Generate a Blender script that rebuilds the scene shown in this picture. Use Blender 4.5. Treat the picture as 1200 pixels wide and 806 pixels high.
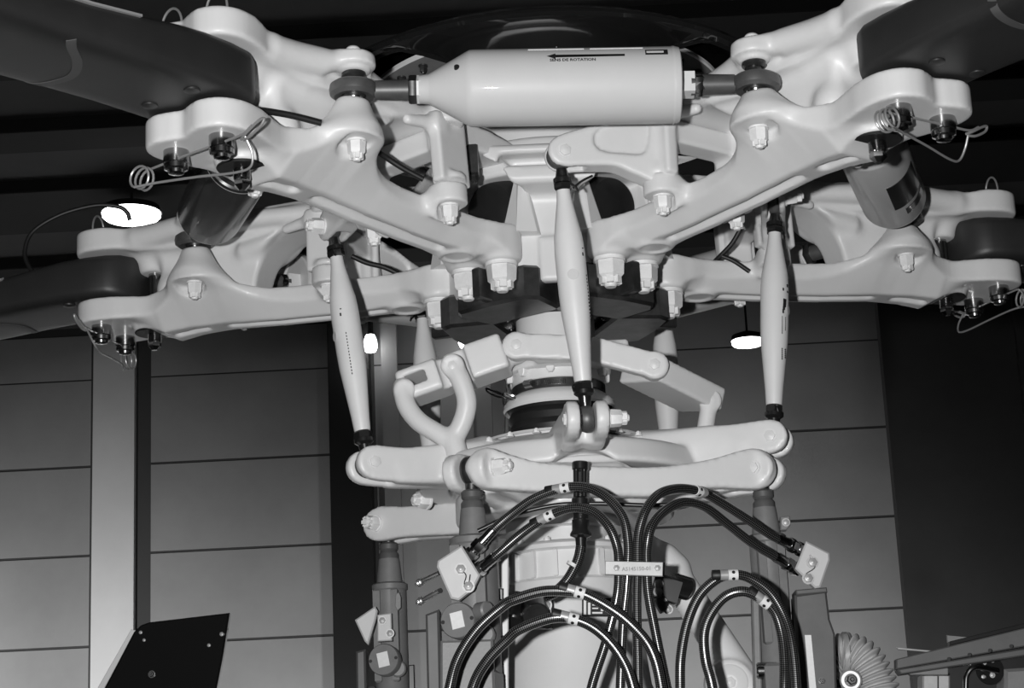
import bpy, math, random
import numpy as np
from mathutils import Vector, Matrix

random.seed(4)
for o in list(bpy.data.objects):
    bpy.data.objects.remove(o)
scene = bpy.context.scene
COL = scene.collection
PI = math.pi

# ------------------------------------------------------------------ camera
# metres; the rotor axis is x = y = 0, z = 0 is the level of the blade-pin ends
CAM = np.array([0.0, -3.8102, -1.10775])
YAW, PITCH, ROLL, FPX = -0.023236, 0.255392, -0.045512, 2298.36
_fw = np.array([math.sin(YAW) * math.cos(PITCH), math.cos(YAW) * math.cos(PITCH), math.sin(PITCH)])
_r0 = np.array([math.cos(YAW), -math.sin(YAW), 0.0])
_u0 = np.cross(_r0, _fw)
_rt = _r0 * math.cos(ROLL) + _u0 * math.sin(ROLL)
_up = -_r0 * math.sin(ROLL) + _u0 * math.cos(ROLL)
cam_d = bpy.data.cameras.new('camera')
cam_d.sensor_fit = 'HORIZONTAL'
cam_d.sensor_width = 36.0
cam_d.lens = FPX / 1200.0 * 36.0
cam_d.clip_end = 200
cam = bpy.data.objects.new('camera', cam_d)
COL.objects.link(cam)
M = Matrix.Identity(4)
for i in range(3):
    M[i][0] = _rt[i]; M[i][1] = _up[i]; M[i][2] = -_fw[i]; M[i][3] = CAM[i]
cam.matrix_world = M
scene.camera = cam

# ------------------------------------------------------------------ world, light, exposure
vs = scene.view_settings
vs.view_transform = 'Standard'
vs.look = 'None'
vs.gamma = 1.0
vs.use_curve_mapping = False
vs.exposure = 0.0
world = bpy.data.worlds.new('hangar_air')
scene.world = world
world.use_nodes = True
world.node_tree.nodes['Background'].inputs[0].default_value = (0.9, 0.9, 0.9, 1)
world.node_tree.nodes['Background'].inputs[1].default_value = 0.013


def lamp(name, kind, loc, power, target=None, **kw):
    d = bpy.data.lights.new(name, kind)
    d.energy = power
    for k, v in kw.items():
        setattr(d, k, v)
    o = bpy.data.objects.new(name, d)
    COL.objects.link(o)
    o.location = loc
    if target is not None:
        o.rotation_euler = (Vector(target) - Vector(loc)).to_track_quat('-Z', 'Y').to_euler()
    return o


# the photographer's flash gun, held a little left of the lens
lamp('flash_gun', 'AREA', (-0.24, -3.86, -1.06), 114.0, target=(0.0, 0.0, -0.05), shape='DISK', size=0.07)
# added, unseen spots near the floor that brighten the lower far wall
for fx, fp in ((-10.0, 3300.0), (-5.6, 2600.0), (0.2, 1700.0), (2.6, 900.0)):
    lamp('added_wall_spot', 'SPOT', (fx, 13.2, -4.7), fp, target=(fx, 18.2, -1.75), spot_size=math.radians(72), spot_blend=0.72, shadow_soft_size=0.25)



# ------------------------------------------------------------------ pixel helpers (real points at a chosen distance)
def ray(px, py):
    return _fw + _rt * (px - 600.0) / FPX - _up * (py - 403.0) / FPX


def at(px, py, y):
    d = ray(px, py); t = (y - CAM[1]) / d[1]
    return Vector(CAM + d * t)


def atz(px, py, z):
    d = ray(px, py); t = (z - CAM[2]) / d[2]
    return Vector(CAM + d * t)


def atr(px, py, R):
    d = ray(px, py)
    a = d[0] ** 2 + d[1] ** 2; b = 2 * (CAM[0] * d[0] + CAM[1] * d[1]); c = CAM[0] ** 2 + CAM[1] ** 2 - R * R
    t = (-b - math.sqrt(max(b * b - 4 * a * c, 0))) / (2 * a)
    return Vector(CAM + d * t)


def polar(r, deg, z):
    a = math.radians(deg)
    return Vector((r * math.sin(a), -r * math.cos(a), z))


# ------------------------------------------------------------------ materials
def mat(name, col, rough=0.5, metal=0.0, coat=0.0, noise=0.0, nscale=20.0, bump=0.0, bscale=200.0, emit=0.0, spec=0.5):
    m = bpy.data.materials.new(name)
    m.use_nodes = True
    nt = m.node_tree; b = nt.nodes['Principled BSDF']
    b.inputs['Base Color'].default_value = (col, col, col, 1)
    b.inputs['Roughness'].default_value = rough
    b.inputs['Metallic'].default_value = metal
    b.inputs['Coat Weight'].default_value = coat
    b.inputs['Specular IOR Level'].default_value = spec
    if emit:
        b.inputs['Emission Color'].default_value = (1, 1, 1, 1)
        b.inputs['Emission Strength'].default_value = emit
    if noise or bump:
        tc = nt.nodes.new('ShaderNodeTexCoord')
    if noise:
        n = nt.nodes.new('ShaderNodeTexNoise'); n.inputs['Scale'].default_value = nscale
        n.inputs['Detail'].default_value = 6; n.inputs['Roughness'].default_value = 0.65
        nt.links.new(tc.outputs['Object'], n.inputs['Vector'])
        cr = nt.nodes.new('ShaderNodeValToRGB')
        lo = max(col * (1 - noise), 0); hi = min(col * (1 + noise), 1)
        cr.color_ramp.elements[0].color = (lo, lo, lo, 1); cr.color_ramp.elements[0].position = 0.3
        cr.color_ramp.elements[1].color = (hi, hi, hi, 1); cr.color_ramp.elements[1].position = 0.7
        nt.links.new(n.outputs['Fac'], cr.inputs['Fac'])
        nt.links.new(cr.outputs['Color'], b.inputs['Base Color'])
    if bump:
        n2 = nt.nodes.new('ShaderNodeTexNoise'); n2.inputs['Scale'].default_value = bscale
        n2.inputs['Detail'].default_value = 3
        nt.links.new(tc.outputs['Object'], n2.inputs['Vector'])
        bp = nt.nodes.new('ShaderNodeBump'); bp.inputs['Strength'].default_value = bump; bp.inputs['Distance'].default_value = 0.002
        nt.links.new(n2.outputs['Fac'], bp.inputs['Height'])
        nt.links.new(bp.outputs['Normal'], b.inputs['Normal'])
    return m


def braid_mat():
    m = bpy.data.materials.new('braided_steel')
    m.use_nodes = True
    nt = m.node_tree; b = nt.nodes['Principled BSDF']
    uv = nt.nodes.new('ShaderNodeUVMap'); uv.uv_map = 'UVMap'
    sep = nt.nodes.new('ShaderNodeSeparateXYZ'); nt.links.new(uv.outputs['UV'], sep.inputs[0])

    def math_n(op, a, c=None):
        n = nt.nodes.new('ShaderNodeMath'); n.operation = op
        for i, q in enumerate((a, c)):
            if q is None: continue
            if isinstance(q, (int, float)): n.inputs[i].default_value = q
            else: nt.links.new(q, n.inputs[i])
        return n.outputs[0]
    u = math_n('MULTIPLY', sep.outputs[0], 2 * PI * 150.0)
    v = math_n('MULTIPLY', sep.outputs[1], 2 * PI * 7.0)
    a = math_n('SINE', math_n('ADD', u, v)); c = math_n('SINE', math_n('SUBTRACT', u, v))
    h = math_n('ADD', math_n('MULTIPLY', math_n('MULTIPLY', a, c), 0.5), 0.5)
    cr = nt.nodes.new('ShaderNodeValToRGB')
    cr.color_ramp.elements[0].color = (0.006, 0.006, 0.006, 1); cr.color_ramp.elements[0].position = 0.40
    cr.color_ramp.elements[1].color = (0.34, 0.34, 0.34, 1); cr.color_ramp.elements[1].position = 1.0
    nt.links.new(h, cr.inputs['Fac']); nt.links.new(cr.outputs['Color'], b.inputs['Base Color'])
    b.inputs['Metallic'].default_value = 0.75
    b.inputs['Roughness'].default_value = 0.30
    b.inputs['Coat Weight'].default_value = 0.6; b.inputs['Coat Roughness'].default_value = 0.12
    return m


PAINT = mat('ivory_paint', 0.70, 0.42, coat=0.12, noise=0.035, nscale=9, bump=0.05, bscale=160)
DAMP = mat('damper_enamel', 0.60, 0.45, coat=0.25, noise=0.02, nscale=14, spec=0.25)
DAMPD = mat('dark_polished_damper', 0.055, 0.24, metal=0.3, coat=0.25, noise=0.25, nscale=18)
NUTM = mat('white_sealant', 0.78, 0.45, noise=0.06, nscale=60, bump=0.25, bscale=300)
CHROME = mat('polished_steel', 0.42, 0.19, metal=1.0)
WIREM = mat('bright_wire', 0.38, 0.35, metal=0.5)
STEEL = mat('dark_steel', 0.10, 0.34, metal=0.85, noise=0.35, nscale=25)
GREYST = mat('grey_forged_steel', 0.11, 0.45, metal=0.4, noise=0.2, nscale=30)
BLACK = mat('black_enamel', 0.012, 0.28, coat=0.3, noise=0.2, nscale=30)
GLOSSB = mat('glossy_black_fibre', 0.010, 0.09, coat=1.0)
RUBBER = mat('black_rubber', 0.010, 0.5, noise=0.3, nscale=40)
BLADEM = mat('dark_blade_skin', 0.023, 0.46, noise=0.18, nscale=7, bump=0.06, bscale=400)
STRIPE = mat('grey_blade_stripe', 0.085, 0.6, noise=0.06)
EDGEM = mat('bright_blade_edge', 0.75, 0.3, metal=0.6)
SERVO = mat('grey_servo_paint', 0.17, 0.46, noise=0.12, nscale=22, bump=0.08, bscale=220)
SERVOD = mat('dark_grey_servo_box', 0.085, 0.5, noise=0.15, nscale=18)
PLATE = mat('pale_manifold_metal', 0.52, 0.45, metal=0.0, noise=0.05)
LABEL = mat('label_white', 0.75, 0.6, noise=0.06, nscale=120)
INK = mat('black_ink', 0.008, 0.7)
GREYINK = mat('faded_grey_ink', 0.30, 0.7)
BRAID = braid_mat()
INNER = mat('grey_inner_plate', 0.16, 0.5, noise=0.1)
WALLM = mat('wall_sheet', 0.33, 0.75, noise=0.10, nscale=0.9)
SEAMM = mat('grey_wall_backing', 0.06, 0.8, noise=0.1, nscale=0.9)
POSTM = mat('pale_post_paint', 0.80, 0.6, noise=0.05, nscale=1.2)
DARKW = mat('dark_wall', 0.10, 0.8, noise=0.15, nscale=0.8)
CEILM = mat('ceiling_dark', 0.085, 0.85, noise=0.2, nscale=0.5)
BEAMM = mat('ceiling_beam_dark', 0.02, 0.8, noise=0.2, nscale=0.6)
FLOORM = mat('hangar_floor_paint', 0.22, 0.5, noise=0.15, nscale=0.8)
LAMPM = mat('lamp_glow', 0.9, 0.5, emit=7.0)
ALU = mat('brushed_aluminium', 0.38, 0.42, metal=0.25, noise=0.1, nscale=40)
DUCTM = mat('pale_duct_fabric', 0.48, 0.6, noise=0.08, nscale=60)
DECKM = mat('deck_paint', 0.06, 0.6, noise=0.15, nscale=6)


# ------------------------------------------------------------------ object helpers
def tag(o, label, cat, group=None, kind=None):
    o['label'] = label; o['category'] = cat
    if group: o['group'] = group
    if kind: o['kind'] = kind
    return o


def obj(name, me, m, parent=None):
    if m is not None and (len(me.materials) == 0):
        me.materials.append(m)
    o = bpy.data.objects.new(name, me)
    COL.objects.link(o)
    if parent is not None:
        o.parent = parent
    return o


def thing(name, label, cat, loc=(0, 0, 0), rz=0.0, group=None):
    o = bpy.data.objects.new(name, None)
    o.empty_display_size = 0.05
    COL.objects.link(o)
    o.location = loc; o.rotation_euler = (0, 0, rz)
    return tag(o, label, cat, group)


def copy_tree(o, parent=None):
    c = o.copy(); COL.objects.link(c)
    if parent is not None: c.parent = parent
    for ch in list(o.children):
        copy_tree(ch, c)
    return c


def struct(o):
    o['kind'] = 'structure'
    return o


# ------------------------------------------------------------------ hard-surface mesh builder
class MB:
    def __init__(s):
        s.v = []; s.f = []; s.uv = {}

    def ring(s, pts):
        i = len(s.v); s.v += [tuple(p) for p in pts]
        return list(range(i, i + len(pts)))

    def bridge(s, a, b, flip=False):
        n = len(a)
        for i in range(n):
            j = (i + 1) % n
            q = (a[i], a[j], b[j], b[i])
            s.f.append(q[::-1] if flip else q)

    def loft(s, rings, cap=True):
        R = [s.ring(r) for r in rings]
        for a, b in zip(R, R[1:]): s.bridge(a, b)
        if cap:
            s.f.append(tuple(R[0][::-1])); s.f.append(tuple(R[-1]))
        return s

    def lathe(s, prof, o=(0, 0, 0), ax=(0, 0, 1), n=32, cap=True, ph=0.0, ref=None):
        """prof: list of (radius, distance along axis)"""
        ax = Vector(ax).normalized(); o = Vector(o)
        x = ax.orthogonal().normalized() if ref is None else (Vector(ref) - ax * ax.dot(Vector(ref))).normalized()
        y = ax.cross(x)
        rings = []
        for r, d in prof:
            r = max(r, 1e-5)
            rings.append([o + ax * d + (x * math.cos(ph + 2 * PI * i / n) + y * math.sin(ph + 2 * PI * i / n)) * r for i in range(n)])
        return s.loft(rings, cap)

    def cyl(s, a, b, r, r2=None, n=24, c=0.0, ph=0.0, ref=None):
        a = Vector(a); b = Vector(b); L = (b - a).length; r2 = r if r2 is None else r2
        p = [(r, 0), (r2, L)] if c <= 0 else [(r - c, 0), (r, c), (r2, L - c), (r2 - c, L)]
        return s.lathe(p, a, b - a, n, True, ph, ref)

    def box(s, c, h, R=None, ch=0.0):
        poly = [(-h[0], -h[1]), (h[0], -h[1]), (h[0], h[1]), (-h[0], h[1])]
        Mx = Matrix.Translation(Vector(c)) @ (R.to_4x4() if R is not None else Matrix.Identity(4))
        return s.prism(poly, -h[2], h[2], Mx, ch)

    def prism(s, poly, z0, z1, Mx=None, ch=0.0):
        Mx = Mx or Matrix.Identity(4)
        area = sum(poly[i][0] * poly[(i + 1) % len(poly)][1] - poly[(i + 1) % len(poly)][0] * poly[i][1] for i in range(len(poly)))
        if area < 0: poly = poly[::-1]

        def inset(c):
            out = []; n = len(poly)
            for i in range(n):
                p0 = Vector(poly[i - 1]); p = Vector(poly[i]); p1 = Vector(poly[(i + 1) % n])
                d0 = (p - p0).normalized(); d1 = (p1 - p).normalized()
                n0 = Vector((-d0.y, d0.x)); n1 = Vector((-d1.y, d1.x))
                b = n0 + n1
                k = c * 2 / max(b.length_squared, 0.6)
                out.append((p.x + b.x * k, p.y + b.y * k))
            return out
        rings = []
        if ch > 0:
            ins = inset(ch)
            for pl, z in ((ins, z0), (poly, z0 + ch), (poly, z1 - ch), (ins, z1)):
                rings.append([Mx @ Vector((x, y, z)) for x, y in pl])
        else:
            for z in (z0, z1):
                rings.append([Mx @ Vector((x, y, z)) for x, y in poly])
        return s.loft(rings)

    def tube(s, pts, r, n=10, closed=False, cap=True, radii=None):
        pts = [Vector(p) for p in pts]; m = len(pts)
        nrm = None; rings = []; L = 0.0; Ls = []
        for i, p in enumerate(pts):
            if closed:
                t = (pts[(i + 1) % m] - pts[i - 1]).normalized()
            else:
                t = (pts[min(i + 1, m - 1)] - pts[max(i - 1, 0)]).normalized()
            if nrm is None: nrm = t.orthogonal().normalized()
            nrm = (nrm - t * nrm.dot(t)).normalized()
            bt = t.cross(nrm)
            rr = r if radii is None else radii[i]
            rings.append([p + (nrm * math.cos(2 * PI * k / n) + bt * math.sin(2 * PI * k / n)) * rr for k in range(n)])
            if i: L += (p - pts[i - 1]).length
            Ls.append(L)
        R = [s.ring(q) for q in rings]
        pairs = list(zip(range(m - 1), range(1, m))) + ([(m - 1, 0)] if closed else [])
        for a, b in pairs:
            for k in range(n):
                k2 = (k + 1) % n
                s.uv[len(s.f)] = ((Ls[a], k / n), (Ls[a], (k + 1) / n), (Ls[b] if b else L, (k + 1) / n), (Ls[b] if b else L, k / n))
                s.f.append((R[a][k], R[a][k2], R[b][k2], R[b][k]))
        if cap and not closed:
            s.f.append(tuple(R[0][::-1])); s.f.append(tuple(R[-1]))
        return s

    def mesh(s, name='part', ang=38):
        me = bpy.data.meshes.new(name)
        me.from_pydata(s.v, [], s.f)
        if s.uv:
            ul = me.uv_layers.new(name='UVMap')
            for fi, co in s.uv.items():
                st = me.polygons[fi].loop_start
                for k in range(4): ul.data[st + k].uv = co[k]
        me.polygons.foreach_set('use_smooth', [True] * len(me.polygons))
        me.update()
        me.set_sharp_from_angle(angle=math.radians(ang))
        return me

    def build(s, name, m, parent=None, ang=38):
        return obj(name, s.mesh(name, ang), m, parent)


def spline(pts, n=10, closed=False):
    pts = [Vector(p) for p in pts]; out = []; m = len(pts)
    for i in range(m if closed else m - 1):
        if closed:
            p0, p1, p2, p3 = pts[i - 1], pts[i], pts[(i + 1) % m], pts[(i + 2) % m]
        else:
            p1, p2 = pts[i], pts[i + 1]
            p0 = pts[i - 1] if i else p1 * 2 - p2
            p3 = pts[i + 2] if i + 2 < m else p2 * 2 - p1
        for k in range(n):
            t = k / n
            out.append(0.5 * ((2 * p1) + (p2 - p0) * t + (2 * p0 - 5 * p1 + 4 * p2 - p3) * t * t + (3 * p1 - p0 - 3 * p2 + p3) * t ** 3))
    if not closed: out.append(pts[-1])
    return out


# ------------------------------------------------------------------ cast parts: signed-distance solids turned into meshes
class SDF:
    def __init__(s, lo, hi, h):
        s.h = h; s.lo = np.array(lo, float)
        n = [int(math.ceil((b - a) / h)) + 1 for a, b in zip(lo, hi)]
        s.X = (lo[0] + np.arange(n[0]) * h).astype(np.float32)[:, None, None]
        s.Y = (lo[1] + np.arange(n[1]) * h).astype(np.float32)[None, :, None]
        s.Z = (lo[2] + np.arange(n[2]) * h).astype(np.float32)[None, None, :]
        s.d = np.full(n, 1.0, np.float32)

    def add(s, f, k=0.0):
        f = np.broadcast_to(f, s.d.shape)
        if k <= 0: s.d = np.minimum(s.d, f)
        else:
            t = np.clip(0.5 + 0.5 * (s.d - f) / k, 0, 1)
            s.d = s.d * (1 - t) + f * t - k * t * (1 - t)
        return s

    def sub(s, f, k=0.0):
        f = -np.broadcast_to(f, s.d.shape)
        if k <= 0: s.d = np.maximum(s.d, f)
        else:
            t = np.clip(0.5 - 0.5 * (s.d - f) / k, 0, 1)
            s.d = s.d * (1 - t) + f * t + k * t * (1 - t)
        return s

    def ball(s, c, r):
        return np.sqrt((s.X - c[0]) ** 2 + (s.Y - c[1]) ** 2 + (s.Z - c[2]) ** 2) - r

    def _seg(s, a, b):
        a = np.array(a, float); b = np.array(b, float); ba = b - a; L = float(np.linalg.norm(ba)); u = ba / L
        px, py, pz = s.X - a[0], s.Y - a[1], s.Z - a[2]
        t = px * u[0] + py * u[1] + pz * u[2]
        return px, py, pz, t, L, u

    def cap(s, a, b, ra, rb=None):
        rb = ra if rb is None else rb
        px, py, pz, t, L, u = s._seg(a, b)
        tc = np.clip(t, 0, L)
        q = np.sqrt((px - u[0] * tc) ** 2 + (py - u[1] * tc) ** 2 + (pz - u[2] * tc) ** 2)
        return q - (ra + (rb - ra) * tc / L)

    def cyl(s, a, b, ra, rb=None, r=0.004):
        rb = ra if rb is None else rb
        px, py, pz, t, L, u = s._seg(a, b)
        rad = np.sqrt(np.maximum(px ** 2 + py ** 2 + pz ** 2 - t ** 2, 0))
        dx = rad - (ra + (rb - ra) * np.clip(t / L, 0, 1)) + r
        dz = np.abs(t - L / 2) - L / 2 + r
        return np.minimum(np.maximum(dx, dz), 0) + np.sqrt(np.maximum(dx, 0) ** 2 + np.maximum(dz, 0) ** 2) - r

    def box(s, c, h, R=None, r=0.004):
        x, y, z = s.X - c[0], s.Y - c[1], s.Z - c[2]
        if R is not None:
            R = np.array(R)
            x, y, z = (x * R[0][k] + y * R[1][k] + z * R[2][k] for k in range(3))
        qx, qy, qz = np.abs(x) - h[0] + r, np.abs(y) - h[1] + r, np.abs(z) - h[2] + r
        return np.sqrt(np.maximum(qx, 0) ** 2 + np.maximum(qy, 0) ** 2 + np.maximum(qz, 0) ** 2) + np.minimum(np.maximum(qx, np.maximum(qy, qz)), 0) - r

    @staticmethod
    def poly(x, y, P):
        P = np.array(P, float); n = len(P)
        d = None; sgn = None
        for i in range(n):
            a = P[i]; b = P[i - 1]
            ex, ey = b[0] - a[0], b[1] - a[1]
            wx, wy = x - a[0], y - a[1]
            t = np.clip((wx * ex + wy * ey) / (ex * ex + ey * ey), 0, 1)
            dd = (wx - ex * t) ** 2 + (wy - ey * t) ** 2
            c1 = y >= a[1]; c2 = y < b[1]; c3 = ex * wy > ey * wx
            fl = (c1 & c2 & c3) | (~c1 & ~c2 & ~c3)
            if d is None:
                d = dd; sgn = np.where(fl, -1.0, 1.0)
            else:
                d = np.minimum(d, dd); sgn = np.where(fl, -sgn, sgn)
        return (sgn * np.sqrt(d)).astype(np.float32)

    def prism(s, P, z0, z1, r=0.005):
        q = s.poly(s.X, s.Y, P) + r
        dz = np.maximum(z0 - s.Z, s.Z - z1) + r
        return np.minimum(np.maximum(q, dz), 0) + np.sqrt(np.maximum(q, 0) ** 2 + np.maximum(dz, 0) ** 2) - r

    def slab(s, P, o, ex, ey, half, r=0.005):
        """prism of the outline P drawn in the plane (o, ex, ey), half thick on both sides"""
        o = np.array(o, float); ex = np.array(ex, float); ey = np.array(ey, float); ez = np.cross(ex, ey)
        x, y, z = s.X - o[0], s.Y - o[1], s.Z - o[2]
        a = x * ex[0] + y * ex[1] + z * ex[2]; b = x * ey[0] + y * ey[1] + z * ey[2]; c = x * ez[0] + y * ez[1] + z * ez[2]
        q = s.poly(a, b, P) + r
        dz = np.abs(c) - half + r
        return np.minimum(np.maximum(q, dz), 0) + np.sqrt(np.maximum(q, 0) ** 2 + np.maximum(dz, 0) ** 2) - r

    def mesh(s, name='cast'):
        d = s.d; h = s.h; ins = d < 0
        nx, ny, nz = d.shape
        c = (nx - 1, ny - 1, nz - 1)
        cnt = np.zeros(c, np.uint8)
        for i in (0, 1):
            for j in (0, 1):
                for k in (0, 1):
                    cnt += ins[i:nx - 1 + i, j:ny - 1 + j, k:nz - 1 + k]
        act = (cnt > 0) & (cnt < 8)
        I = np.argwhere(act)
        idx = np.full(c, -1, np.int64); idx[act] = np.arange(len(I))
        acc = np.zeros((len(I), 3)); num = np.zeros(len(I))
        corners = [(i, j, k) for i in (0, 1) for j in (0, 1) for k in (0, 1)]
        val = {q: d[I[:, 0] + q[0], I[:, 1] + q[1], I[:, 2] + q[2]] for q in corners}
        for q in corners:
            for ax in range(3):
                if q[ax]: continue
                p = list(q); p[ax] = 1; p = tuple(p)
                a = val[q]; b = val[p]; cr = (a < 0) != (b < 0)
                t = np.where(cr, a / np.where(cr, a - b, 1), 0)
                pt = np.tile(np.array(q, float), (len(I), 1)); pt[:, ax] += t
                acc += pt * cr[:, None]; num += cr
        V = (I + acc / num[:, None]) * h + s.lo
        F = []
        for ax in range(3):
            b, e = (ax + 1) % 3, (ax + 2) % 3
            sl0 = [slice(None)] * 3; sl1 = [slice(None)] * 3
            sl0[ax] = slice(0, -1); sl1[ax] = slice(1, None)
            x = ins[tuple(sl0)] != ins[tuple(sl1)]
            E = np.argwhere(x)
            E = E[(E[:, b] > 0) & (E[:, e] > 0) & (E[:, b] < d.shape[b] - 1) & (E[:, e] < d.shape[e] - 1)]
            if not len(E): continue

            def cell(db, de):
                q = E.copy(); q[:, b] -= db; q[:, e] -= de
                return idx[q[:, 0], q[:, 1], q[:, 2]]
            quad = np.stack([cell(1, 1), cell(0, 1), cell(0, 0), cell(1, 0)], 1)
            pos = ins[E[:, 0], E[:, 1], E[:, 2]]
            quad[~pos] = quad[~pos][:, ::-1]
            F.append(quad)
        F = np.concatenate(F)
        me = bpy.data.meshes.new(name)
        me.vertices.add(len(V)); me.vertices.foreach_set('co', V.astype(np.float32).ravel())
        me.loops.add(len(F) * 4); me.loops.foreach_set('vertex_index', F.astype(np.int32).ravel())
        me.polygons.add(len(F))
        me.polygons.foreach_set('loop_start', np.arange(0, len(F) * 4, 4, dtype=np.int32))
        me.update(calc_edges=True)
        me.validate()
        me.polygons.foreach_set('use_smooth', np.ones(len(me.polygons), bool))
        return me

    def build(s, name, m, parent=None):
        return obj(name, s.mesh(name), m, parent)


def rotz(a):
    c, q = math.cos(a), math.sin(a)
    return np.array([[c, -q, 0], [q, c, 0], [0, 0, 1.0]])


# ------------------------------------------------------------------ small hardware, shared meshes
def nut_mesh(r, hgt, bolt=True):
    """castellated nut hanging down from z = 0"""
    m = MB()
    m.lathe([(r * 1.12, 0), (r * 1.12, 0.10 * hgt)], (0, 0, 0), (0, 0, -1), 20)
    m.lathe([(r * 1.0, 0.10 * hgt), (r * 1.05, 0.16 * hgt), (r * 0.98, 0.62 * hgt), (r * 0.80, 0.70 * hgt)], (0, 0, 0), (0, 0, -1), 6)
    for i in range(6):
        a = 2 * PI * (i + .5) / 6
        c = Vector((math.cos(a) * r * 0.58, math.sin(a) * r * 0.58, -0.80 * hgt))
        m.box(c, (r * 0.17, r * 0.24, hgt * 0.14), Matrix.Rotation(a, 3, 'Z'), ch=r * 0.04)
    m.lathe([(r * 0.46, 0.6 * hgt), (r * 0.46, 0.98 * hgt), (r * 0.36, 1.05 * hgt)], (0, 0, 0), (0, 0, -1), 14)
    me = m.mesh('nut'); me.materials.append(NUTM)
    return me


def place(me, name, parent, loc, ax=None, spin=0.0, scale=1.0):
    o = bpy.data.objects.new(name, me); COL.objects.link(o)
    if parent is not None: o.parent = parent
    o.location = loc
    if ax is not None:     # local -Z is sent along ax
        q = Vector((0, 0, -1)).rotation_difference(Vector(ax).normalized())
        o.rotation_mode = 'QUATERNION'
        o.rotation_quaternion = q @ Matrix.Rotation(spin, 3, 'Z').to_quaternion()
    else:
        o.rotation_euler = (0, 0, spin)
    o.scale = (scale,) * 3
    return o


NUT_S = nut_mesh(0.0155, 0.036)
NUT_L = nut_mesh(0.0245, 0.046)


def hexbolt_mesh(r, hgt, m):
    b = MB()
    b.lathe([(r * 1.3, 0), (r * 1.3, hgt * .2)], (0, 0, 0), (0, 0, -1), 20)
    b.lathe([(r, hgt * .2), (r, hgt * .85), (r * .82, hgt)], (0, 0, 0), (0, 0, -1), 6)
    b.lathe([(r * .45, hgt * .9), (r * .45, hgt * 1.15), (r * .3, hgt * 1.25)], (0, 0, 0), (0, 0, -1), 12)
    me = b.mesh('bolt'); me.materials.append(m)
    return me


HEX_W = hexbolt_mesh(0.011, 0.005, PAINT)
HEX_S = hexbolt_mesh(0.006, 0.008, NUTM)
HEX_D = hexbolt_mesh(0.007, 0.014, STEEL)
HEX_C = hexbolt_mesh(0.0085, 0.006, ALU)


def text_mesh(body, size):
    cu = bpy.data.curves.new('lettering', 'FONT')
    cu.body = body; cu.size = size; cu.align_x = 'CENTER'; cu.align_y = 'CENTER'; cu.resolution_u = 2; cu.offset = size * 0.03
    o = bpy.data.objects.new('tmp', cu); COL.objects.link(o)
    dg = bpy.context.evaluated_depsgraph_get(); dg.update()
    me = bpy.data.meshes.new_from_object(o.evaluated_get(dg))
    bpy.data.objects.remove(o)
    me.name = 'lettering'; me.materials.clear(); me.materials.append(INK)
    return me

# ================================================================== the hangar
def plank(name, lo, hi, m, ch=0.0, parent=None):
    c = [(a + b) / 2 for a, b in zip(lo, hi)]; h = [(b - a) / 2 for a, b in zip(lo, hi)]
    return MB().box(c, h, ch=ch).build(name, m, parent)


struct(plank('floor', (-14.2, -12, -5.2), (14.2, 18.4, -5.0), FLOORM))
ceil = struct(plank('ceiling', (-14.2, -12, 5.10), (14.2, 18.4, 5.3), CEILM))
for y0, y1 in ((3.0, 3.5), (6.0, 6.5), (8.6, 9.1), (10.0, 10.5), (11.6, 12.1), (13.1, 14.3), (15.4, 15.9), (17.0, 17.5)):
    plank('beam', (-14, y0, 4.98), (14, y1, 5.11), BEAMM, 0.01, ceil)
struct(plank('wall_left', (-14.4, -12, -5.2), (-14.2, 18.4, 5.3), WALLM))
struct(plank('wall_right', (14.2, -12, -5.2), (14.4, 18.4, 5.3), DARKW))
wall = struct(plank('wall_back', (-14.2, 18.198, -5.2), (14.2, 18.4, 5.3), SEAMM))
for x0, x1 in ((-14.0, -5.42), (-4.72, -2.66), (-2.12, 3.75)):
    z = 4.46
    for k in range(10):
        zz = max(z - 1.004, -5.0)
        plank('wall_panel', (x0, 18.192, zz), (x1, 18.2, z - 0.004), WALLM, 0.0, wall)
        z -= 1.03
    plank('wall_panel', (x0, 18.192, 4.475), (x1, 18.2, 5.0), WALLM, 0.0, wall)
post = struct(plank('trim_1', (-5.37, 18.08, -5.0), (-4.89, 18.2, 5.0), POSTM, 0.01))
struct(plank('trim_2', (-2.62, 17.9, -5.0), (-2.16, 18.2, 5.0), BEAMM, 0.02))
struct(plank('trim_3', (-2.02, 18.0, -5.0), (-1.84, 18.13, 5.0), WALLM, 0.02))
struct(plank('trim_4', (-0.95, 18.0, -5.0), (-0.77, 18.13, 5.0), WALLM, 0.02))
door = struct(plank('door_1', (3.62, 17.5, -5.0), (14.0, 17.7, 4.9), DARKW, 0.02))
for x0 in (5.1, 6.6, 8.1):
    plank('door_rib', (x0, 17.4, -5.0), (x0 + .12, 17.51, 4.9), DARKW, 0.01, door)


def ceiling_lamp(px, py, z, r, label, power):
    c = atz(px, py, z)
    t = thing('ceiling_lamp', label, 'lamp', c, 0, 'bright hangar lamps')
    MB().lathe([(r * .3, .10), (r * .95, .06), (r * 1.04, 0.0), (r * 1.0, 0.0)], n=40).build('lamp_housing', BEAMM, t)
    MB().lathe([(r, 0.0), (r * .985, -.030), (r * .9, -.050), (r * .5, -.066), (.001, -.07)], n=40).build('lens', LAMPM, t)
    MB().cyl((0, 0, .09), (0, 0, max(5.11 - z, .12)), .012).build('stem', BEAMM, t)
    return t


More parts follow.
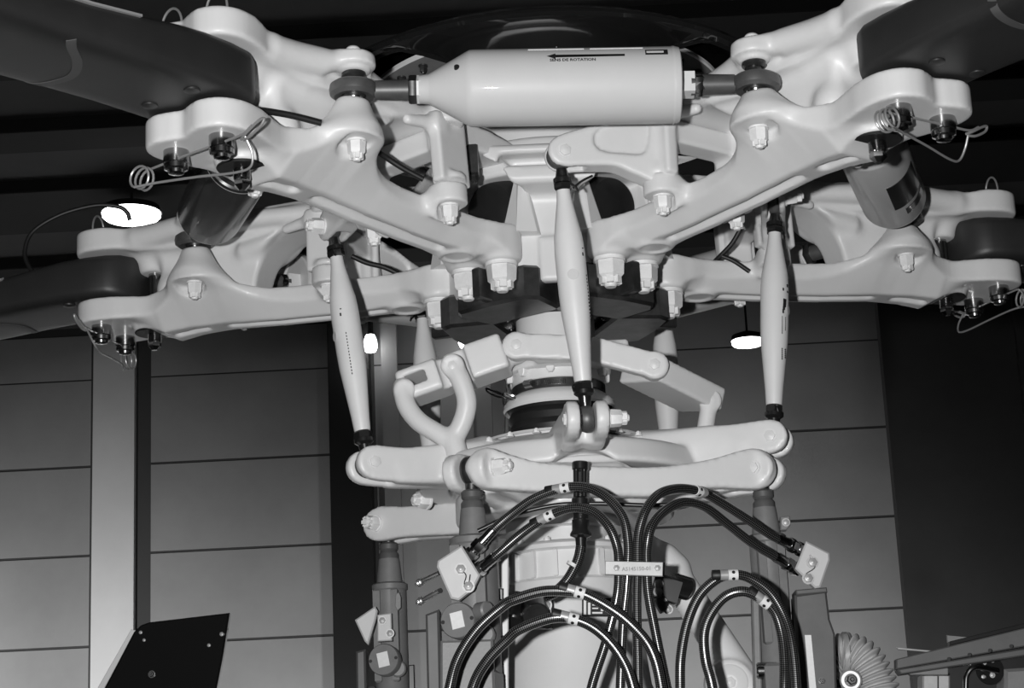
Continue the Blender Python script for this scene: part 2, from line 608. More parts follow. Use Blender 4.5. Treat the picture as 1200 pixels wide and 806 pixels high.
ceiling_lamp(154, 250, 4.78, .27, 'large bright oval hangar lamp above the left blade pins', 0)
ceiling_lamp(876, 399, 4.20, .175, 'bright oval hangar lamp beside the right pitch link', 0)
for px, lab in ((434, 'small glowing wall lamp just right of the left pitch link'), (545, 'small glowing wall lamp above the left scissor link')):
    c = at(px, 401 if px < 500 else 396, 17.85)
    t = thing('wall_lamp', lab, 'lamp', c, 0, 'small wall lamps')
    MB().lathe([(.001, .10), (.05, .085), (.075, .02), (.08, -.06), (.06, -.11), (.001, -.13)], n=24).build('bulb', LAMPM, t)
    MB().box((0, .10, .06), (.05, .10, .03), ch=.01).build('bracket', BEAMM, t)
    lamp('wall_lamp_glow', 'POINT', (c.x, c.y - .12, c.z - .2), 1.6, shadow_soft_size=.08)

# helicopter deck below the gearbox (under the lower edge of the picture)
dk = MB().box((0.05, 0.25, -1.12), (0.85, 0.75, 0.04), ch=.02).build('engine_deck', DECKM)
tag(dk, 'dark helicopter roof deck below the gearbox', 'deck')
fs = MB().box((0.05, 1.2, -3.07), (1.1, 2.2, 1.9), ch=.3).build('fuselage', DECKM)
tag(fs, 'dark helicopter fuselage standing on the hangar floor', 'fuselage')

# ================================================================== blade sleeves
DELTA = math.degrees(0.03003)
BL = {'FL': -36 + DELTA, 'FR': 36 + DELTA, 'LL': -108 + DELTA, 'LR': 108 + DELTA, 'RR': 180 + DELTA}


def bw(b, u, v, w):
    a = math.radians(BL[b])
    return Vector((u * math.sin(a) + v * math.cos(a), -u * math.cos(a) + v * math.sin(a), w))


def sym(half):
    return half + [(u, -v) for u, v in half[::-1] if v > 1e-6]


def smooth2(P, n=4):
    return [(q.x, q.y) for q in spline([Vector((a, b, 0)) for a, b in P], n, True)]


LOW = smooth2(sym([(1.038, 0.0), (1.046, .022), (1.052, .052), (1.038, .084), (1.004, .101), (.958, .098), (.915, .086), (.87, .080), (.82, .100), (.785, .130), (.745, .146), (.705, .130),
                   (.67, .100), (.62, .070), (.54, .058), (.46, .060), (.38, .056), (.32, .060), (.27, .074), (.22, .076), (.185, .050), (.176, 0.0)]))
UPP = smooth2(sym([(1.040, 0.0), (1.048, .022), (1.056, .054), (1.040, .088), (1.004, .104), (.955, .098), (.90, .080), (.84, .072), (.76, .080),
                   (.68, .072), (.58, .064), (.48, .066), (.36, .064), (.27, .072), (.215, .072), (.18, .045), (.172, 0.0)]))


def make_sleeve():
    t = thing('blade_sleeve', '', 'blade sleeve', (0, 0, 0), 0, 'cast sleeves that grip the blade roots')
    # ---- lower arm
    s = SDF((.155, -.175, -.045), (1.075, .175, .19), .0045)
    uu = s.X
    zb = np.interp(uu, [.17, .25, .30, .45, .60, .72, .80, .855, .885, .92, 1.1], [.002, -.002, -.002, -.001, .004, .011, .010, .004, .018, .034, .034])
    g = np.interp(uu, [.25, .31, .62, .70, .79, .86, .92], [0.0, .95, .95, .72, .72, .85, 0.0])
    v0 = np.interp(uu, [.25, .40, .75, .88], [.040, .027, .030, .045])
    z0 = (zb + g * np.maximum(np.abs(s.Y) - v0, 0)).astype(np.float32)
    z1 = np.interp(uu, [.17, .22, .50, .60, .66, .71, .745, .78, .83, .88, .95, 1.1], [.034, .058, .062, .064, .076, .098, .104, .100, .086, .080, .084, .084]).astype(np.float32)
    s.add(s.prism(LOW, z0, z1, .005))
    for q in (-1, 1):
        top = .147 + .009 * q
        s.add(s.cyl((.744, q * .104, .088), (.744, q * .114, top), .058, .027, .004), .036)
        s.add(s.cyl((.4535, q * .090, .042), (.4535, q * .090, .080), .034, .033, .004), .016)
        s.add(s.cyl((.4535, q * .050, .042), (.4535, q * .080, .060), .034, .030, .006), .016)
        s.add(s.cyl((.2325, q * .041, -.008), (.2325, q * .041, .060), .036, .036, .005), .012)
        # flat spot faces for the bolts
        s.sub(s.cyl((.752, q * .122, .00), (.752, q * .122, .0765 + .004 * q), .032, .032, .002), .003)
        s.sub(s.cyl((.4535, q * .094, .00), (.4535, q * .094, .043), .026, .026, .002), .003)
    # round pad at the inner end, then the long and the short slot under the spine
    s.add(s.cyl((.318, 0, -.008), (.318, 0, .03), .036, .034, .003), .010)
    s.sub(s.cyl((.318, 0, -.02), (.318, 0, -.0035), .026, .026, .001), .001)
    s.sub(s.cap((.372, 0, -.003), (.712, 0, .009), .0125), .003)
    s.sub(s.cap((.776, 0, .009), (.838, 0, .006), .0125), .003)
    s.add(s.cyl((.90, 0, .020), (.90, 0, .07), .044, .044, .004), .012)
    s.build('lower_arm', PAINT, t)
    # ---- upper arm with the web that closes the fork
    s = SDF((.155, -.175, .03), (1.080, .175, .275), .0045)
    uu = s.X
    z0 = np.interp(uu, [.17, .30, .60, .80, .90, .95, 1.1], [.196, .190, .186, .176, .186, .190, .190]).astype(np.float32)
    z1 = np.interp(uu, [.17, .30, .50, .58, .80, .92, .97, 1.1], [.225, .240, .246, .246, .234, .233, .240, .240]).astype(np.float32)
    s.add(s.prism(UPP, z0, z1, .006))
    for q in (-1, 1):
        s.add(s.cyl((.744, q * .116, .206 + .006 * q), (.744, q * .116, .232 + .004 * q), .039, .037, .004), .016)
        s.add(s.cap((.86, q * .068, .218), (.765, q * .108, .220), .017, .016), .016)
        s.add(s.cap((.735, q * .108, .220), (.64, q * .060, .222), .016, .018), .016)
        s.add(s.cyl((.744, q * .116, .197 + .006 * q), (.744, q * .116, .21), .026, .032, .002), .003)
        s.add(s.cap((.80, q * .090, .214), (.90, q * .075, .212), .018, .022), .02)
        s.add(s.cyl((.4535, q * .086, .196), (.4535, q * .086, .236), .036, .034, .006), .02)
        s.add(s.cap((.50, q * .064, .214), (.70, q * .095, .214), .018, .018), .02)
        s.add(s.cap((.46, q * .080, .186), (.66, q * .052, .158), .013, .014), .012)
    s.add(s.cyl((.90, 0, .150), (.90, 0, .21), .032, .045, .006), .03)
    s.add(s.box((.70, 0, .12), (.165, .046, .085), r=.015), .03)
    s.add(s.cap((.84, -.035, .10), (.84, .035, .10), .03), .02)
    s.sub(s.cyl((.515, -.2, .070), (.515, .2, .070), .125, .125, .01), .010)
    s.sub(s.cyl((.69, -.2, .255), (.69, .2, .255), .0001, .0001, .00005))
    s.build('upper_arm', PAINT, t)
    # ---- pitch horn bracket between the arms
    s = SDF((.30, -.325, .035), (.56, .135, .215), .0042)
    for q in (-1, 1):
        s.add(s.box((.4535, q * .094, .140), (.042, .0125, .066), r=.003), .0)
        s.add(s.box((.4535, q * .086, .140), (.030, .014, .066), r=.003), .0)
        s.add(s.cyl((.4535, q * .090, .081), (.4535, q * .090, .094), .031, .028, .003), .006)
        s.add(s.cap((.48, q * .092, .190), (.55, q * .080, .180), .014, .010), .02)
    s.add(s.box((.4535, 0, .165), (.026, .095, .022), r=.006), .012)
    e0 = np.array([.4535, -.092, 0.0]); e1 = np.array([.377, -.255, 0.0])
    ex = e1 - e0; Lh = float(np.linalg.norm(ex)); ex /= Lh
    horn = smooth2([(-.02, .058), (-.02, .192), (.06, .190), (.125, .166), (Lh + .012, .142), (Lh + .030, .118), (Lh + .022, .094), (Lh, .085), (.13, .088), (.085, .088), (.045, .072)], 4)
    s.add(s.slab(horn, (e0[0], e0[1], 0), ex, (0, 0, 1), .024, .006), .012)
    ez = np.cross(ex, [0, 0, 1.0])
    pocket = smooth2([(.030, .118), (.022, .178), (.07, .176), (.112, .160), (.125, .140), (.115, .118), (.07, .112)], 4)
    for sg in (-1, 1):
        o = e0 + ez * .026 * sg
        s.sub(s.slab(pocket, o, ex, (0, 0, 1), .010, .003), .005)
    slot = [(Lh - .040, .05), (Lh + .06, .05), (Lh + .06, .17), (Lh - .040, .17)]
    s.sub(s.slab(slot, (e0[0], e0[1], 0), ex, (0, 0, 1), .0115, .002), .003)
    horn_o = s.build('pitch_horn', PAINT, t)
    hd = Vector(ez)
    hp = Vector((e1[0], e1[1], .113))
    place(HEX_W, 'horn_bolt', horn_o, hp + hd * .024, hd)
    place(NUT_S, 'horn_nut', horn_o, hp - hd * .024, -hd)
    # ---- hardware
    for q in (-1, 1):
        place(NUT_S, 'damper_nut', t, (.744, q * .118, .0765 + .004 * q), None, .3)
        place(NUT_S, 'bracket_nut', t, (.4535, q * .090, .043), None, .1)
        place(NUT_L, 'hub_nut', t, (.2325, q * .041, -.010), None, .2 * q, 1.15)
        b = MB().cyl((.744, q * .116, .140), (.744, q * .116, .200), .0125, n=20)
        b.lathe([(.019, 0), (.021, .010), (.016, .014)], (.744, q * .116, .148 + .009 * q), (0, 0, 1), 24)
        b.lathe([(.017, 0), (.021, .004), (.021, .012)], (.744, q * .116, .187 + .006 * q), (0, 0, 1), 24)
        b.build('damper_bolt', STEEL, t)
        b = MB().lathe([(.012, 0), (.0125, .003), (.0125, .012), (.010, .015)], (.744, q * .116, .232 + .004 * q), (0, 0, 1), 24)
        b.build('bolt_head', PAINT, t)
        p = MB().lathe([(.021, .05), (.021, .013), (.0195, .0115), (.0205, .010), (.0195, .003), (.014, .001), (.013, -.004), (.006, -.006)], (1.0, q * .0518, 0), (0, 0, 1), 32)
        po = p.build('blade_pin', CHROME, t)
        MB().lathe([(.021, .238), (.0215, .246), (.018, .252)], (1.0, q * .0518, 0), (0, 0, 1), 32).build('pin_head', CHROME, po)
        lp = [Vector((1.0 + .01, q * .0518 + math.cos(a) * .024, .25 + math.sin(a) * .034)) for a in np.linspace(-.2, PI + .2, 14)]
        MB().tube(lp, .0022, 8).build('pull_ring', WIREM, po)
    p = MB().cyl((.90, 0, .020), (.90, 0, .168), .0135, n=20)
    for k in range(9):
        p.lathe([(.0130, 0), (.0148, .0011), (.0130, .0022)], (.90, 0, -.002 + k * .0026), (0, 0, 1), 20)
    p.cyl((.90, 0, -.004), (.90, 0, .022), .0128, n=18)
    p.lathe([(.0135, 0), (.0145, .003), (.0145, .010), (.010, .014), (.006, .018)], (.90, 0, -.002), (0, 0, -1), 6)
    p.lathe([(.021, 0), (.022, .002), (.022, .006)], (.90, 0, .160), (0, 0, 1), 24)
    p.build('fold_pin', CHROME, t)
    MB().lathe([(.041, 0), (.0425, .002), (.041, .006), (.02, .009)], (.90, 0, .0165), (0, 0, 1), 36).build('washer_disc', RUBBER, t)
    # wire safety clip with coil and hook
    pts = spline([Vector(q) for q in [(1.010, .128, .030), (1.010, .105, .020), (1.010, .06, .018), (1.010, -.03, .016), (1.010, -.104, .013)]], 6)
    for k in range(1, 45):
        a = PI / 2 + k * 2 * PI / 18
        pts.append(Vector((1.010 + .011 * k / 18, -.104 + math.cos(a) * .0185, -.0055 + math.sin(a) * .0185)))
    tail = [pts[-1], Vector((1.020, -.07, -.020)), Vector((1.005, 0.0, -.024)), Vector((.990, .07, -.030)), Vector((.985, .100, -.026)), Vector((.992, .110, -.006)), Vector((1.005, .108, .018))]
    pts += spline(tail, 6)[1:]
    MB().tube(pts, .0021, 8).build('safety_clip', WIREM, t)
    hk = spline([Vector(q) for q in [(1.006, .100, .014), (1.010, .114, .020), (1.010, .140, .033), (1.008, .152, .036), (1.008, .146, .026), (1.008, .122, .014), (1.006, .106, .012)]], 6)
    MB().tube(hk, .0024, 8).build('clip_hook', WIREM, t)
    return t


SLAB = {'FL': 'ivory cast blade sleeve at upper left, nearest the left front blade',
        'FR': 'ivory cast blade sleeve at upper right, in front of the labelled right damper',
        'LL': 'ivory cast blade sleeve at far left under the oval lamp',
        'LR': 'ivory cast blade sleeve at far right reaching the picture edge',
        'RR': 'ivory cast blade sleeve hidden behind the hub, pointing away'}
sleeve0 = make_sleeve()
HORN_TILT = {'FL': -3.6, 'FR': 1.0, 'LL': 0.0, 'LR': 3.0, 'RR': 0.0}
for i, b in enumerate(('FL', 'FR', 'LL', 'LR', 'RR')):
    o = sleeve0 if i == 0 else copy_tree(sleeve0)
    o['label'] = SLAB[b]
    for ch_ in o.children:
        if ch_.name.startswith('pitch_horn'):
            ch_.rotation_euler = (math.radians(-HORN_TILT[b]), 0, 0)
            ch_.location = (0, -.135 * math.sin(math.radians(HORN_TILT[b])), .135 * (1 - math.cos(math.radians(HORN_TILT[b]))))
    o.rotation_euler = (0, 0, math.radians(BL[b] - 90))
    if b == 'FR':
        for ch_ in o.children:
            if ch_.name.startswith('pitch_horn'):
                for g_ in ch_.children:
                    g_.data = HEX_W if g_.name.startswith('horn_nut') else NUT_S
    if b == 'LR':
        MB().lathe([(.0135, 0), (.0130, .0012)], (.576, -.0490, .033), (0, -.72, -.69), 24).build('dark_plug', RUBBER, o)

# ================================================================== rotor blades
def make_blade():
    t = thing('rotor_blade', '', 'rotor blade', (0, 0, 0), 0, 'dark rotor blades')
    # stations: u, v of trailing side, v of leading side, lower w, upper w, corner roundness
    st = [(.925, -.030, .030, .092, .182), (.932, -.055, .055, .090, .184), (.950, -.080, .080, .088, .186), (.975, -.094, .094, .088, .186), (1.02, -.099, .099, .088, .186), (1.08, -.104, .100, .088, .184),
          (1.14, -.108, .100, .086, .178), (1.22, -.114, .100, .082, .166), (1.32, -.122, .100, .076, .152), (1.50, -.140, .104, .068, .136),
          (1.80, -.18, .11, .055, .118), (2.6, -.30, .12, .02, .078), (3.6, -.30, .12, -.03, .025), (4.6, -.30, .12, -.09, -.035)]
    rings = []
    n = 36
    for u, v0, v1, w0, w1 in st:
        k = min(max((u - 1.05) / .8, 0), 1)
        ring = []
        for i in range(n):
            a = 2 * PI * i / n
            c, q = math.cos(a), math.sin(a)
            e = 0.34 + .22 * k
            x = math.copysign(abs(c) ** e, c); y = math.copysign(abs(q) ** e, q)
            # airfoil: the trailing side thins outboard
            th = 1 - k * .55 * (0.5 - 0.5 * x)
            ring.append((u, (v0 + v1) / 2 + x * (v1 - v0) / 2, (w0 + w1) / 2 + y * th * (w1 - w0) / 2))
        rings.append(ring)
    MB().loft(rings).build('blade_skin', BLADEM, t, 60)
    # bright leading-edge strip on the upper edge
    e = []
    for u, v0, v1, w0, w1 in st[7:]:
        w = (w0 + w1) / 2
        h = (w1 - w0) / 2
        e.append([(u, v1 - .010, w + .93 * h), (u, v1 + .0012, w + .80 * h), (u, v1 + .0014, w + .70 * h), (u, v1 - .010, w + .70 * h)])
    MB().loft(e).build('erosion_strip', EDGEM, t)
    # grey band painted round the root fairing, a thin film on the lower skin
    path = spline([Vector((1.345, .084, 0)), Vector((1.328, .066, 0)), Vector((1.285, .030, 0)), Vector((1.250, -.020, 0)), Vector((1.247, -.065, 0)), Vector((1.262, -.120, 0)), Vector((1.29, -.165, 0))], 8)
    U = [q[0] for q in st]; W0 = [q[3] for q in st]; W1 = [q[4] for q in st]; V0 = [q[1] for q in st]; V1 = [q[2] for q in st]
    m = MB(); rr = []
    for i, p in enumerate(path):
        tn = (path[min(i + 1, len(path) - 1)] - path[max(i - 1, 0)]).normalized(); nn = Vector((-tn.y, tn.x, 0))
        row = []
        for sgn in (-1, 1):
            q = p + nn * .0075 * sgn
            k = min(max((q.x - 1.05) / .8, 0), 1)
            v0 = np.interp(q.x, U, V0); v1 = np.interp(q.x, U, V1); w0 = np.interp(q.x, U, W0); w1 = np.interp(q.x, U, W1)
            x = max(-1, min(1, (q.y - (v0 + v1) / 2) / ((v1 - v0) / 2)))
            e_ = 0.34 + .22 * k
            yy = max(1 - abs(x) ** (2 / e_), 0.0) ** (e_ / 2)
            z = (w0 + w1) / 2 - yy * (1 - k * .55 * (.5 - .5 * x)) * (w1 - w0) / 2
            row += [Vector((q.x, q.y, z - .0012)), Vector((q.x, q.y, z + .002))]
        rr.append([row[0], row[2], row[3], row[1]])
    m.loft(rr).build('fairing_stripe', STRIPE, t)
    # screw covers on the root
    for u, v in ((1.075, -.035), (1.075, .06)):
        MB().lathe([(.014, .004), (.013, -.002), (.004, -.004)], (u, v, .0885), (0, 0, 1), 20).build('root_plug', BLADEM, t)
    return t


BLAB = {'FL': 'dark rotor blade with curved grey stripe, top left corner',
        'FR': 'dark rotor blade root in the top right corner',
        'LL': 'dark rotor blade at far left edge under the cable loop',
        'LR': 'dark rotor blade root at the far right edge, below the damper label',
        'RR': 'dark rotor blade behind the hub, pointing away'}
blade0 = make_blade()
for i, b in enumerate(('FL', 'FR', 'LL', 'LR', 'RR')):
    o = blade0 if i == 0 else copy_tree(blade0)
    o['label'] = BLAB[b]
    o.rotation_euler = (0, 0, math.radians(BL[b] - 90))

# ================================================================== lead-lag dampers between neighbouring sleeves
def rod_end(m, c, d, R=.034, thick=.025, rod=.06, rr=.015):
    """forged eye at c, shank along d"""
    c = Vector(c); d = Vector(d).normalized(); z = Vector((0, 0, 1)); z = (z - d * z.dot(d)).normalized()
    h = thick / 2
    m.lathe([(R * .50, -h * .8), (R * .80, -h), (R * .97, -h * .6), (R, 0), (R * .97, h * .6), (R * .80, h), (R * .50, h * .8), (R * .50, -h * .8)], c, z, 36, cap=False)
    m.lathe([(rr * .95, 0), (rr * 1.0, rod * .5), (rr * 1.08, rod)], c + d * R * .85, d, 20)
    return z


DL = .688


def make_damper():
    t = thing('lead_lag_damper', '', 'damper', (0, 0, 0), 0, 'cylindrical dampers between the sleeves')
    x0 = -DL / 2
    MB().lathe([(.024, .112), (.026, .128), (.0275, .131), (.062, .192), (.0655, .199), (.0660, .205), (.0660, .550), (.0645, .556), (.060, .558), (.0585, .553), (.022, .553)],
               (x0, 0, 0), (1, 0, 0), 72).build('body', DAMP, t, 30)
    MB().lathe([(.0668, .544), (.0668, .548)], (x0, 0, 0), (1, 0, 0), 72, cap=False).build('end_rim', DAMP, t)
    MB().lathe([(.0255, .553), (.0255, .583)], (x0, 0, 0), (1, 0, 0), 4, ph=PI / 4 * 0).build('end_block', PAINT, t)
    MB().lathe([(.0245, .108), (.0245, .131)], (x0, 0, 0), (1, 0, 0), 6).build('hex_neck', PAINT, t)
    MB().lathe([(.0235, .094), (.025, .097), (.025, .106), (.023, .109)], (x0, 0, 0), (1, 0, 0), 6).build('lock_nut', STEEL, t)
    MB().lathe([(.019, .583), (.021, .585), (.021, .596), (.019, .599)], (x0, 0, 0), (1, 0, 0), 6).build('lock_nut', CHROME, t)
    for sg in (-1, 1):
        m = MB(); rod_end(m, (sg * DL / 2, 0, 0), (-sg, 0, 0), .0425, .0265, .075, .0175)
        e = m.build('rod_end', GREYST, t)
        MB().lathe([(.015, -.020), (.0195, -.010), (.0208, 0), (.0195, .010), (.015, .020)], (sg * DL / 2, 0, 0), (0, 0, 1), 28).build('ball', CHROME, e)
    MB().lathe([(.0045, 0), (.0045, .006)], Vector((x0 + .178, -.052 * math.cos(.32), .052 * math.sin(.32))), (0, -math.cos(.32), math.sin(.32)), 16).build('drain_hole', INK, t)
    return t


def wrap(me, R, xc, ang0):
    """bend a flat mesh (x, y) round the damper cylinder, facing the front"""
    for v in me.vertices:
        a = ang0 + v.co.y / R
        x = v.co.x + xc
        v.co = (x, -math.cos(a) * R, math.sin(a) * R)
    return me


def flat_poly(P, nx=1):
    me = bpy.data.meshes.new('print'); me.from_pydata([(x, y, 0) for x, y in P], [], [tuple(range(len(P)))])
    return me


def film(P, R, xc, ang0, th=.0006, seg=6):
    """a printed label of rectangle P=(x0,x1,y0,y1) as a thin film on the cylinder"""
    x0, x1, y0, y1 = P
    m = MB(); rings = []
    for i in range(seg + 1):
        y = y0 + (y1 - y0) * i / seg; a = ang0 + y / R
        rings.append([(xc + x, -math.cos(a) * r, math.sin(a) * r) for x, r in ((x0, R - .001), (x0, R + th), (x1, R + th), (x1, R - .001))])
    return m.loft(rings)


damp0 = make_damper()
DLAB = {('FL', 'FR'): 'pale front damper cylinder with a black arrow and lettering across the top',
        ('LL', 'FL'): 'damper cylinder seen end-on at upper left, below the left blade pins',
        ('FR', 'LR'): 'damper cylinder at upper right with dark label patches',
        ('LR', 'RR'): 'damper cylinder behind the right side of the hub',
        ('RR', 'LL'): 'damper cylinder behind the left side of the hub'}
dampers = {}
for i, (a, b) in enumerate(DLAB):
    o = damp0 if i == 0 else copy_tree(damp0)
    p = bw(a, .744, .1155, .172); q = bw(b, .744, -.1155, .153)
    o.location = (p + q) / 2
    d = q - p
    o.rotation_mode = 'XYZ'
    o.rotation_euler = (0, -math.atan2(d.z, math.hypot(d.x, d.y)), math.atan2(d.y, d.x))
    o['label'] = DLAB[(a, b)]
    dampers[(a, b)] = o
for ch_ in dampers[('LL', 'FL')].children:
    if ch_.name.startswith('body'):
        ch_.material_slots[0].link = 'OBJECT'
        ch_.material_slots[0].material = DAMPD
fd = dampers[('FL', 'FR')]
RD = .0666
# arrow, lettering and data plate on the front damper
arrow = [(-.066, 0), (-.051, .0072), (-.051, .0036), (.066, .0028), (.066, -.0028), (-.051, -.0036), (-.051, -.0072)]
am = MB()
am.prism(arrow, -.0004, .0004)
ao = am.build('arrow', INK, fd)
wrap(ao.data, RD + .0006, .052, .50)
tm = text_mesh('SENS DE ROTATION', .0085)
to = bpy.data.objects.new('lettering', wrap(tm, RD + .0004, .030, .355)); COL.objects.link(to); to.parent = fd
film((-.019, .019, -.010, .004), RD, .172, .66).build('data_plate', INK, fd)
film((-.017, .012, -.006, -.0015), RD + .0006, .172, .66).build('plate_print', LABEL, fd)
film((-.03, .065, -.003, .003), RD - .0002, -.015, .92).build('paper_strip', LABEL, fd)
film((.0, .09, -.0016, .0016), RD - .0002, .06, .90).build('paper_strip', LABEL, fd)
# label patches on the right damper
rd_ = dampers[('FR', 'LR')]
film((-.075, .055, -.050, .026), RD, .045, -.62, seg=12).build('dark_label', BLACK, rd_)
film((.075, .105, -.030, .026), RD, .045, -.62, seg=12).build('dark_label', BLACK, rd_)

# ================================================================== hub, cap and mast
hub = thing('rotor_hub', 'ivory star-shaped rotor hub body behind the front damper', 'rotor hub', (0, 0, -.05))
hub.location = (0, 0, 0)
s = SDF((-.32, -.32, -.06), (.32, .32, .30), .0048)
s.add(s.cyl((0, 0, .0), (0, 0, .20), .140, .150, .01))
for a in (0, 72, 144, 216, 288):
    c = polar(1, a + DELTA, 0)
    R = rotz(math.radians(a + DELTA - 90))
    s.add(s.box((c.x * .125, c.y * .125, .085), (.075, .076, .115), R, .010), .015)
    s.add(s.box((c.x * .20, c.y * .20, .170), (.080, .135, .040), R, .012), .02)
    if a == 0:
        s.add(s.box((c.x * .195, c.y * .195, .000), (.014, .030, .045), R, .004), .004)
for b in BL.values():
    c = polar(.255, b, 0)
    s.sub(s.ball((c.x, c.y, .118), .098), .008)
for a in (0, 72, 144, 216, 288):
    c = polar(.262, a + DELTA, 0); R = rotz(math.radians(a + DELTA - 90))
    s.sub(s.box((c.x, c.y, .178), (.024, .10, .012), R, .01), .008)
s.add(s.cyl((0, 0, .17), (0, 0, .245), .235, .225, .01), .01)
s.build('hub_body', PAINT, hub)
# elastomer bearing and stiffener fins in each opening
for b in BL.values():
    o = MB().lathe([(.02, .215), (.05, .21), (.068, .19), (.072, .16), (.07, .10)], (0, 0, .118), polar(1, b, 0), 40).build('bearing', RUBBER, hub)
    for q in (-1, 1):
        base = polar(.225, b + q * 19, .048); top = polar(.215, b + q * 20, .186)
        tn = polar(1, b + q * 19 + 90, 0)
        out = polar(1, b + q * 19, 0)
        m = MB()
        m.loft([[base + tn * .036 - out * .05, base + tn * .036, base + out * .022, base - tn * .036, base - tn * .036 - out * .05],
                [top + tn * .006 - out * .02, top + tn * .006, top + out * .008, top - tn * .006, top - tn * .006 - out * .02]])
        m.build('fin', PAINT, hub)
    # dark steel foot below each sleeve root
    s2 = polar(.165, b, -.045); R = rotz(math.radians(b - 90))
    m = MB()
    Mx = Matrix.Translation(polar(0, 0, 0)) @ Matrix.Rotation(math.radians(b - 90), 4, 'Z')
    m.prism([(.10, -.085), (.19, -.098), (.215, -.080), (.222, 0), (.215, .080), (.19, .098), (.10, .085)], -.082, -.014, Mx, .006)
    m.prism([(.19, -.012), (.262, -.008), (.262, .008), (.19, .012)], -.075, -.014, Mx, .003)
    fo = m.build('steel_foot', STEEL, hub)
    for q in (-1, 1):
        MB().lathe([(.030, 0), (.031, .002), (.031, .010)], Mx @ Vector((.2325, q * .041, -.013)), (0, 0, 1), 28).build('washer', NUTM, fo)

sb = MB().box(at(553, 190, -.31), (.012, .02, .030), ch=.003).build('stop_block', STEEL, hub)
place(HEX_D, 'stop_bolt', hub, at(556, 207, -.325), (0, -.5, -1), 0, 1.1)
fair = thing('hub_fairing', 'glossy black dish fairing on top of the rotor hub', 'fairing', (0, 0, .40))
n = 160
rim = []
prof = []
def cut(deg):
    k = 0.0
    for c0, wd in ((-48, 20), (52, 17), (124, 17), (-120, 17), (-166 , 14)):
        dd = abs((deg - c0 + 180) % 360 - 180)
        x = min(max((wd - dd) / 9.0, 0), 1)
        k = max(k, x * x * (3 - 2 * x))
    return .292 + .165 * k
m = MB(); rings = []
for i in range(n):
    deg = -180 + 360 * i / n
    ri = cut(deg)
    P2 = [(.05, .125), (.20, .105), (.34, .060), (.44, .018), (.478, -.004), (.482, -.012), (.476, -.018), (.46, -.020)]
    fr = (.46 - ri)
    P2 += [(.46 - fr * .35, -.021), (.46 - fr * .75, -.023), (ri, -.026), (ri - .002, -.022), (ri, -.018), (.455, -.010), (.34, .045), (.20, .095), (.05, .113)]
    rings.append([polar(r, deg, z) for r, z in P2])
R = [m.ring(q) for q in rings]
for i in range(n):
    a = R[i]; b = R[(i + 1) % n]
    for k in range(len(a) - 1):
        m.f.append((a[k], a[k + 1], b[k + 1], b[k]))
m.f.append(tuple(r[0] for r in R)); m.f.append(tuple(r[-1] for r in R)[::-1])
m.build('dish', GLOSSB, fair, 30)
MB().lathe([(.10, -.008), (.352, -.006), (.364, -.002), (.364, .004), (.10, .004)], n=120, cap=False).build('inner_plate', INNER, fair)
MB().lathe([(.3645, -.005), (.3680, -.003), (.3680, .004), (.3645, .005), (.362, 0), (.3645, -.005)], n=120, cap=False).build('plate_rim', PAINT, fair)
MB().cyl((0, 0, -.17), (0, 0, -.006), .20, n=48).build('pedestal', PAINT, fair)
for i in range(30):
    a = 12 * i + 5
    if abs((a + 42 + 180) % 360 - 180) < 60 or abs((a - 45 + 180) % 360 - 180) < 60:
        p = polar(.340, a, -.007)
        place(HEX_D, 'rim_bolt', fair, p)

mast = thing('rotor_mast', 'ivory rotor mast below the hub with dark studded flange and rubber boot', 'rotor mast', (0, 0, -.48))
zz = .48
MB().lathe([(.078, -.22), (.0785, -.12), (.079, -.075), (.079, -.02)], (0, 0, zz), n=64).build('shaft', PAINT, mast)
MB().lathe([(.080, -.020), (.135, -.030), (.138, -.036), (.138, -.050), (.120, -.056), (.088, -.066), (.080, -.072)], (0, 0, zz), n=64, cap=False).build('flange', STEEL, mast)
for i in range(18):
    a = i * 20 + 6
    p = polar(.098 + (.022 if i % 2 else 0), a, zz - .058)
    place(HEX_D, 'stud', mast, p)
MB().lathe([(.080, -.160), (.094, -.164), (.096, -.170), (.092, -.190), (.094, -.206), (.090, -.208)], (0, 0, zz), n=64, cap=False).build('collar', PAINT, mast)
for i in range(10):
    a = i * 36 - 8
    c = polar(.098, a, zz - .178); R = Matrix.Rotation(math.radians(a), 3, 'Z')
    m = MB(); m.prism([(-.008, -.014), (-.004, -.020), (.004, -.020), (.008, -.014), (.010, .012), (-.010, .012)], -.006, .006, Matrix.Translation(c) @ R.to_4x4() @ Matrix.Rotation(PI / 2, 4, 'X'), .0015)
    m.build('collar_tab', PAINT, mast)
bm_ = MB().lathe([(.0915, -.207), (.0935, -.209), (.0935, -.224), (.0915, -.226)], (0, 0, zz), n=64, cap=False)
bo = bm_.build('clamp_band', STEEL, mast)
for i in range(26):
    a = -34 + i * 1.7
    c = polar(.0940, a, zz - .2165)
    MB().box(c, (.0008, .0008, .0050), Matrix.Rotation(math.radians(a), 3, 'Z')).build('band_notch', CHROME, bo)
MB().cyl(polar(.101, -40, zz - .216), polar(.101, -30, zz - .216), .0085, n=16, c=.001).build('band_screw', CHROME, bo)
MB().lathe([(.090, -.226), (.104, -.236), (.110, -.243), (.112, -.254), (.109, -.258), (.105, -.252), (.100, -.252)], (0, 0, zz), n=72, cap=False).build('boot_ring', PAINT, mast)
MB().lathe([(.106, -.250), (.098, -.262), (.104, -.274), (.098, -.286), (.104, -.298), (.098, -.32)], (0, 0, zz), n=64, cap=False).build('boot', RUBBER, mast)
MB().tube(spline([polar(.094, -62, zz - .232), polar(.118, -66, zz - .226), polar(.122, -58, zz - .236), polar(.112, -52, zz - .242)], 6, True), .003, 8, closed=True).build('band_loop', CHROME, mast)

# ================================================================== pitch links
LK = .351


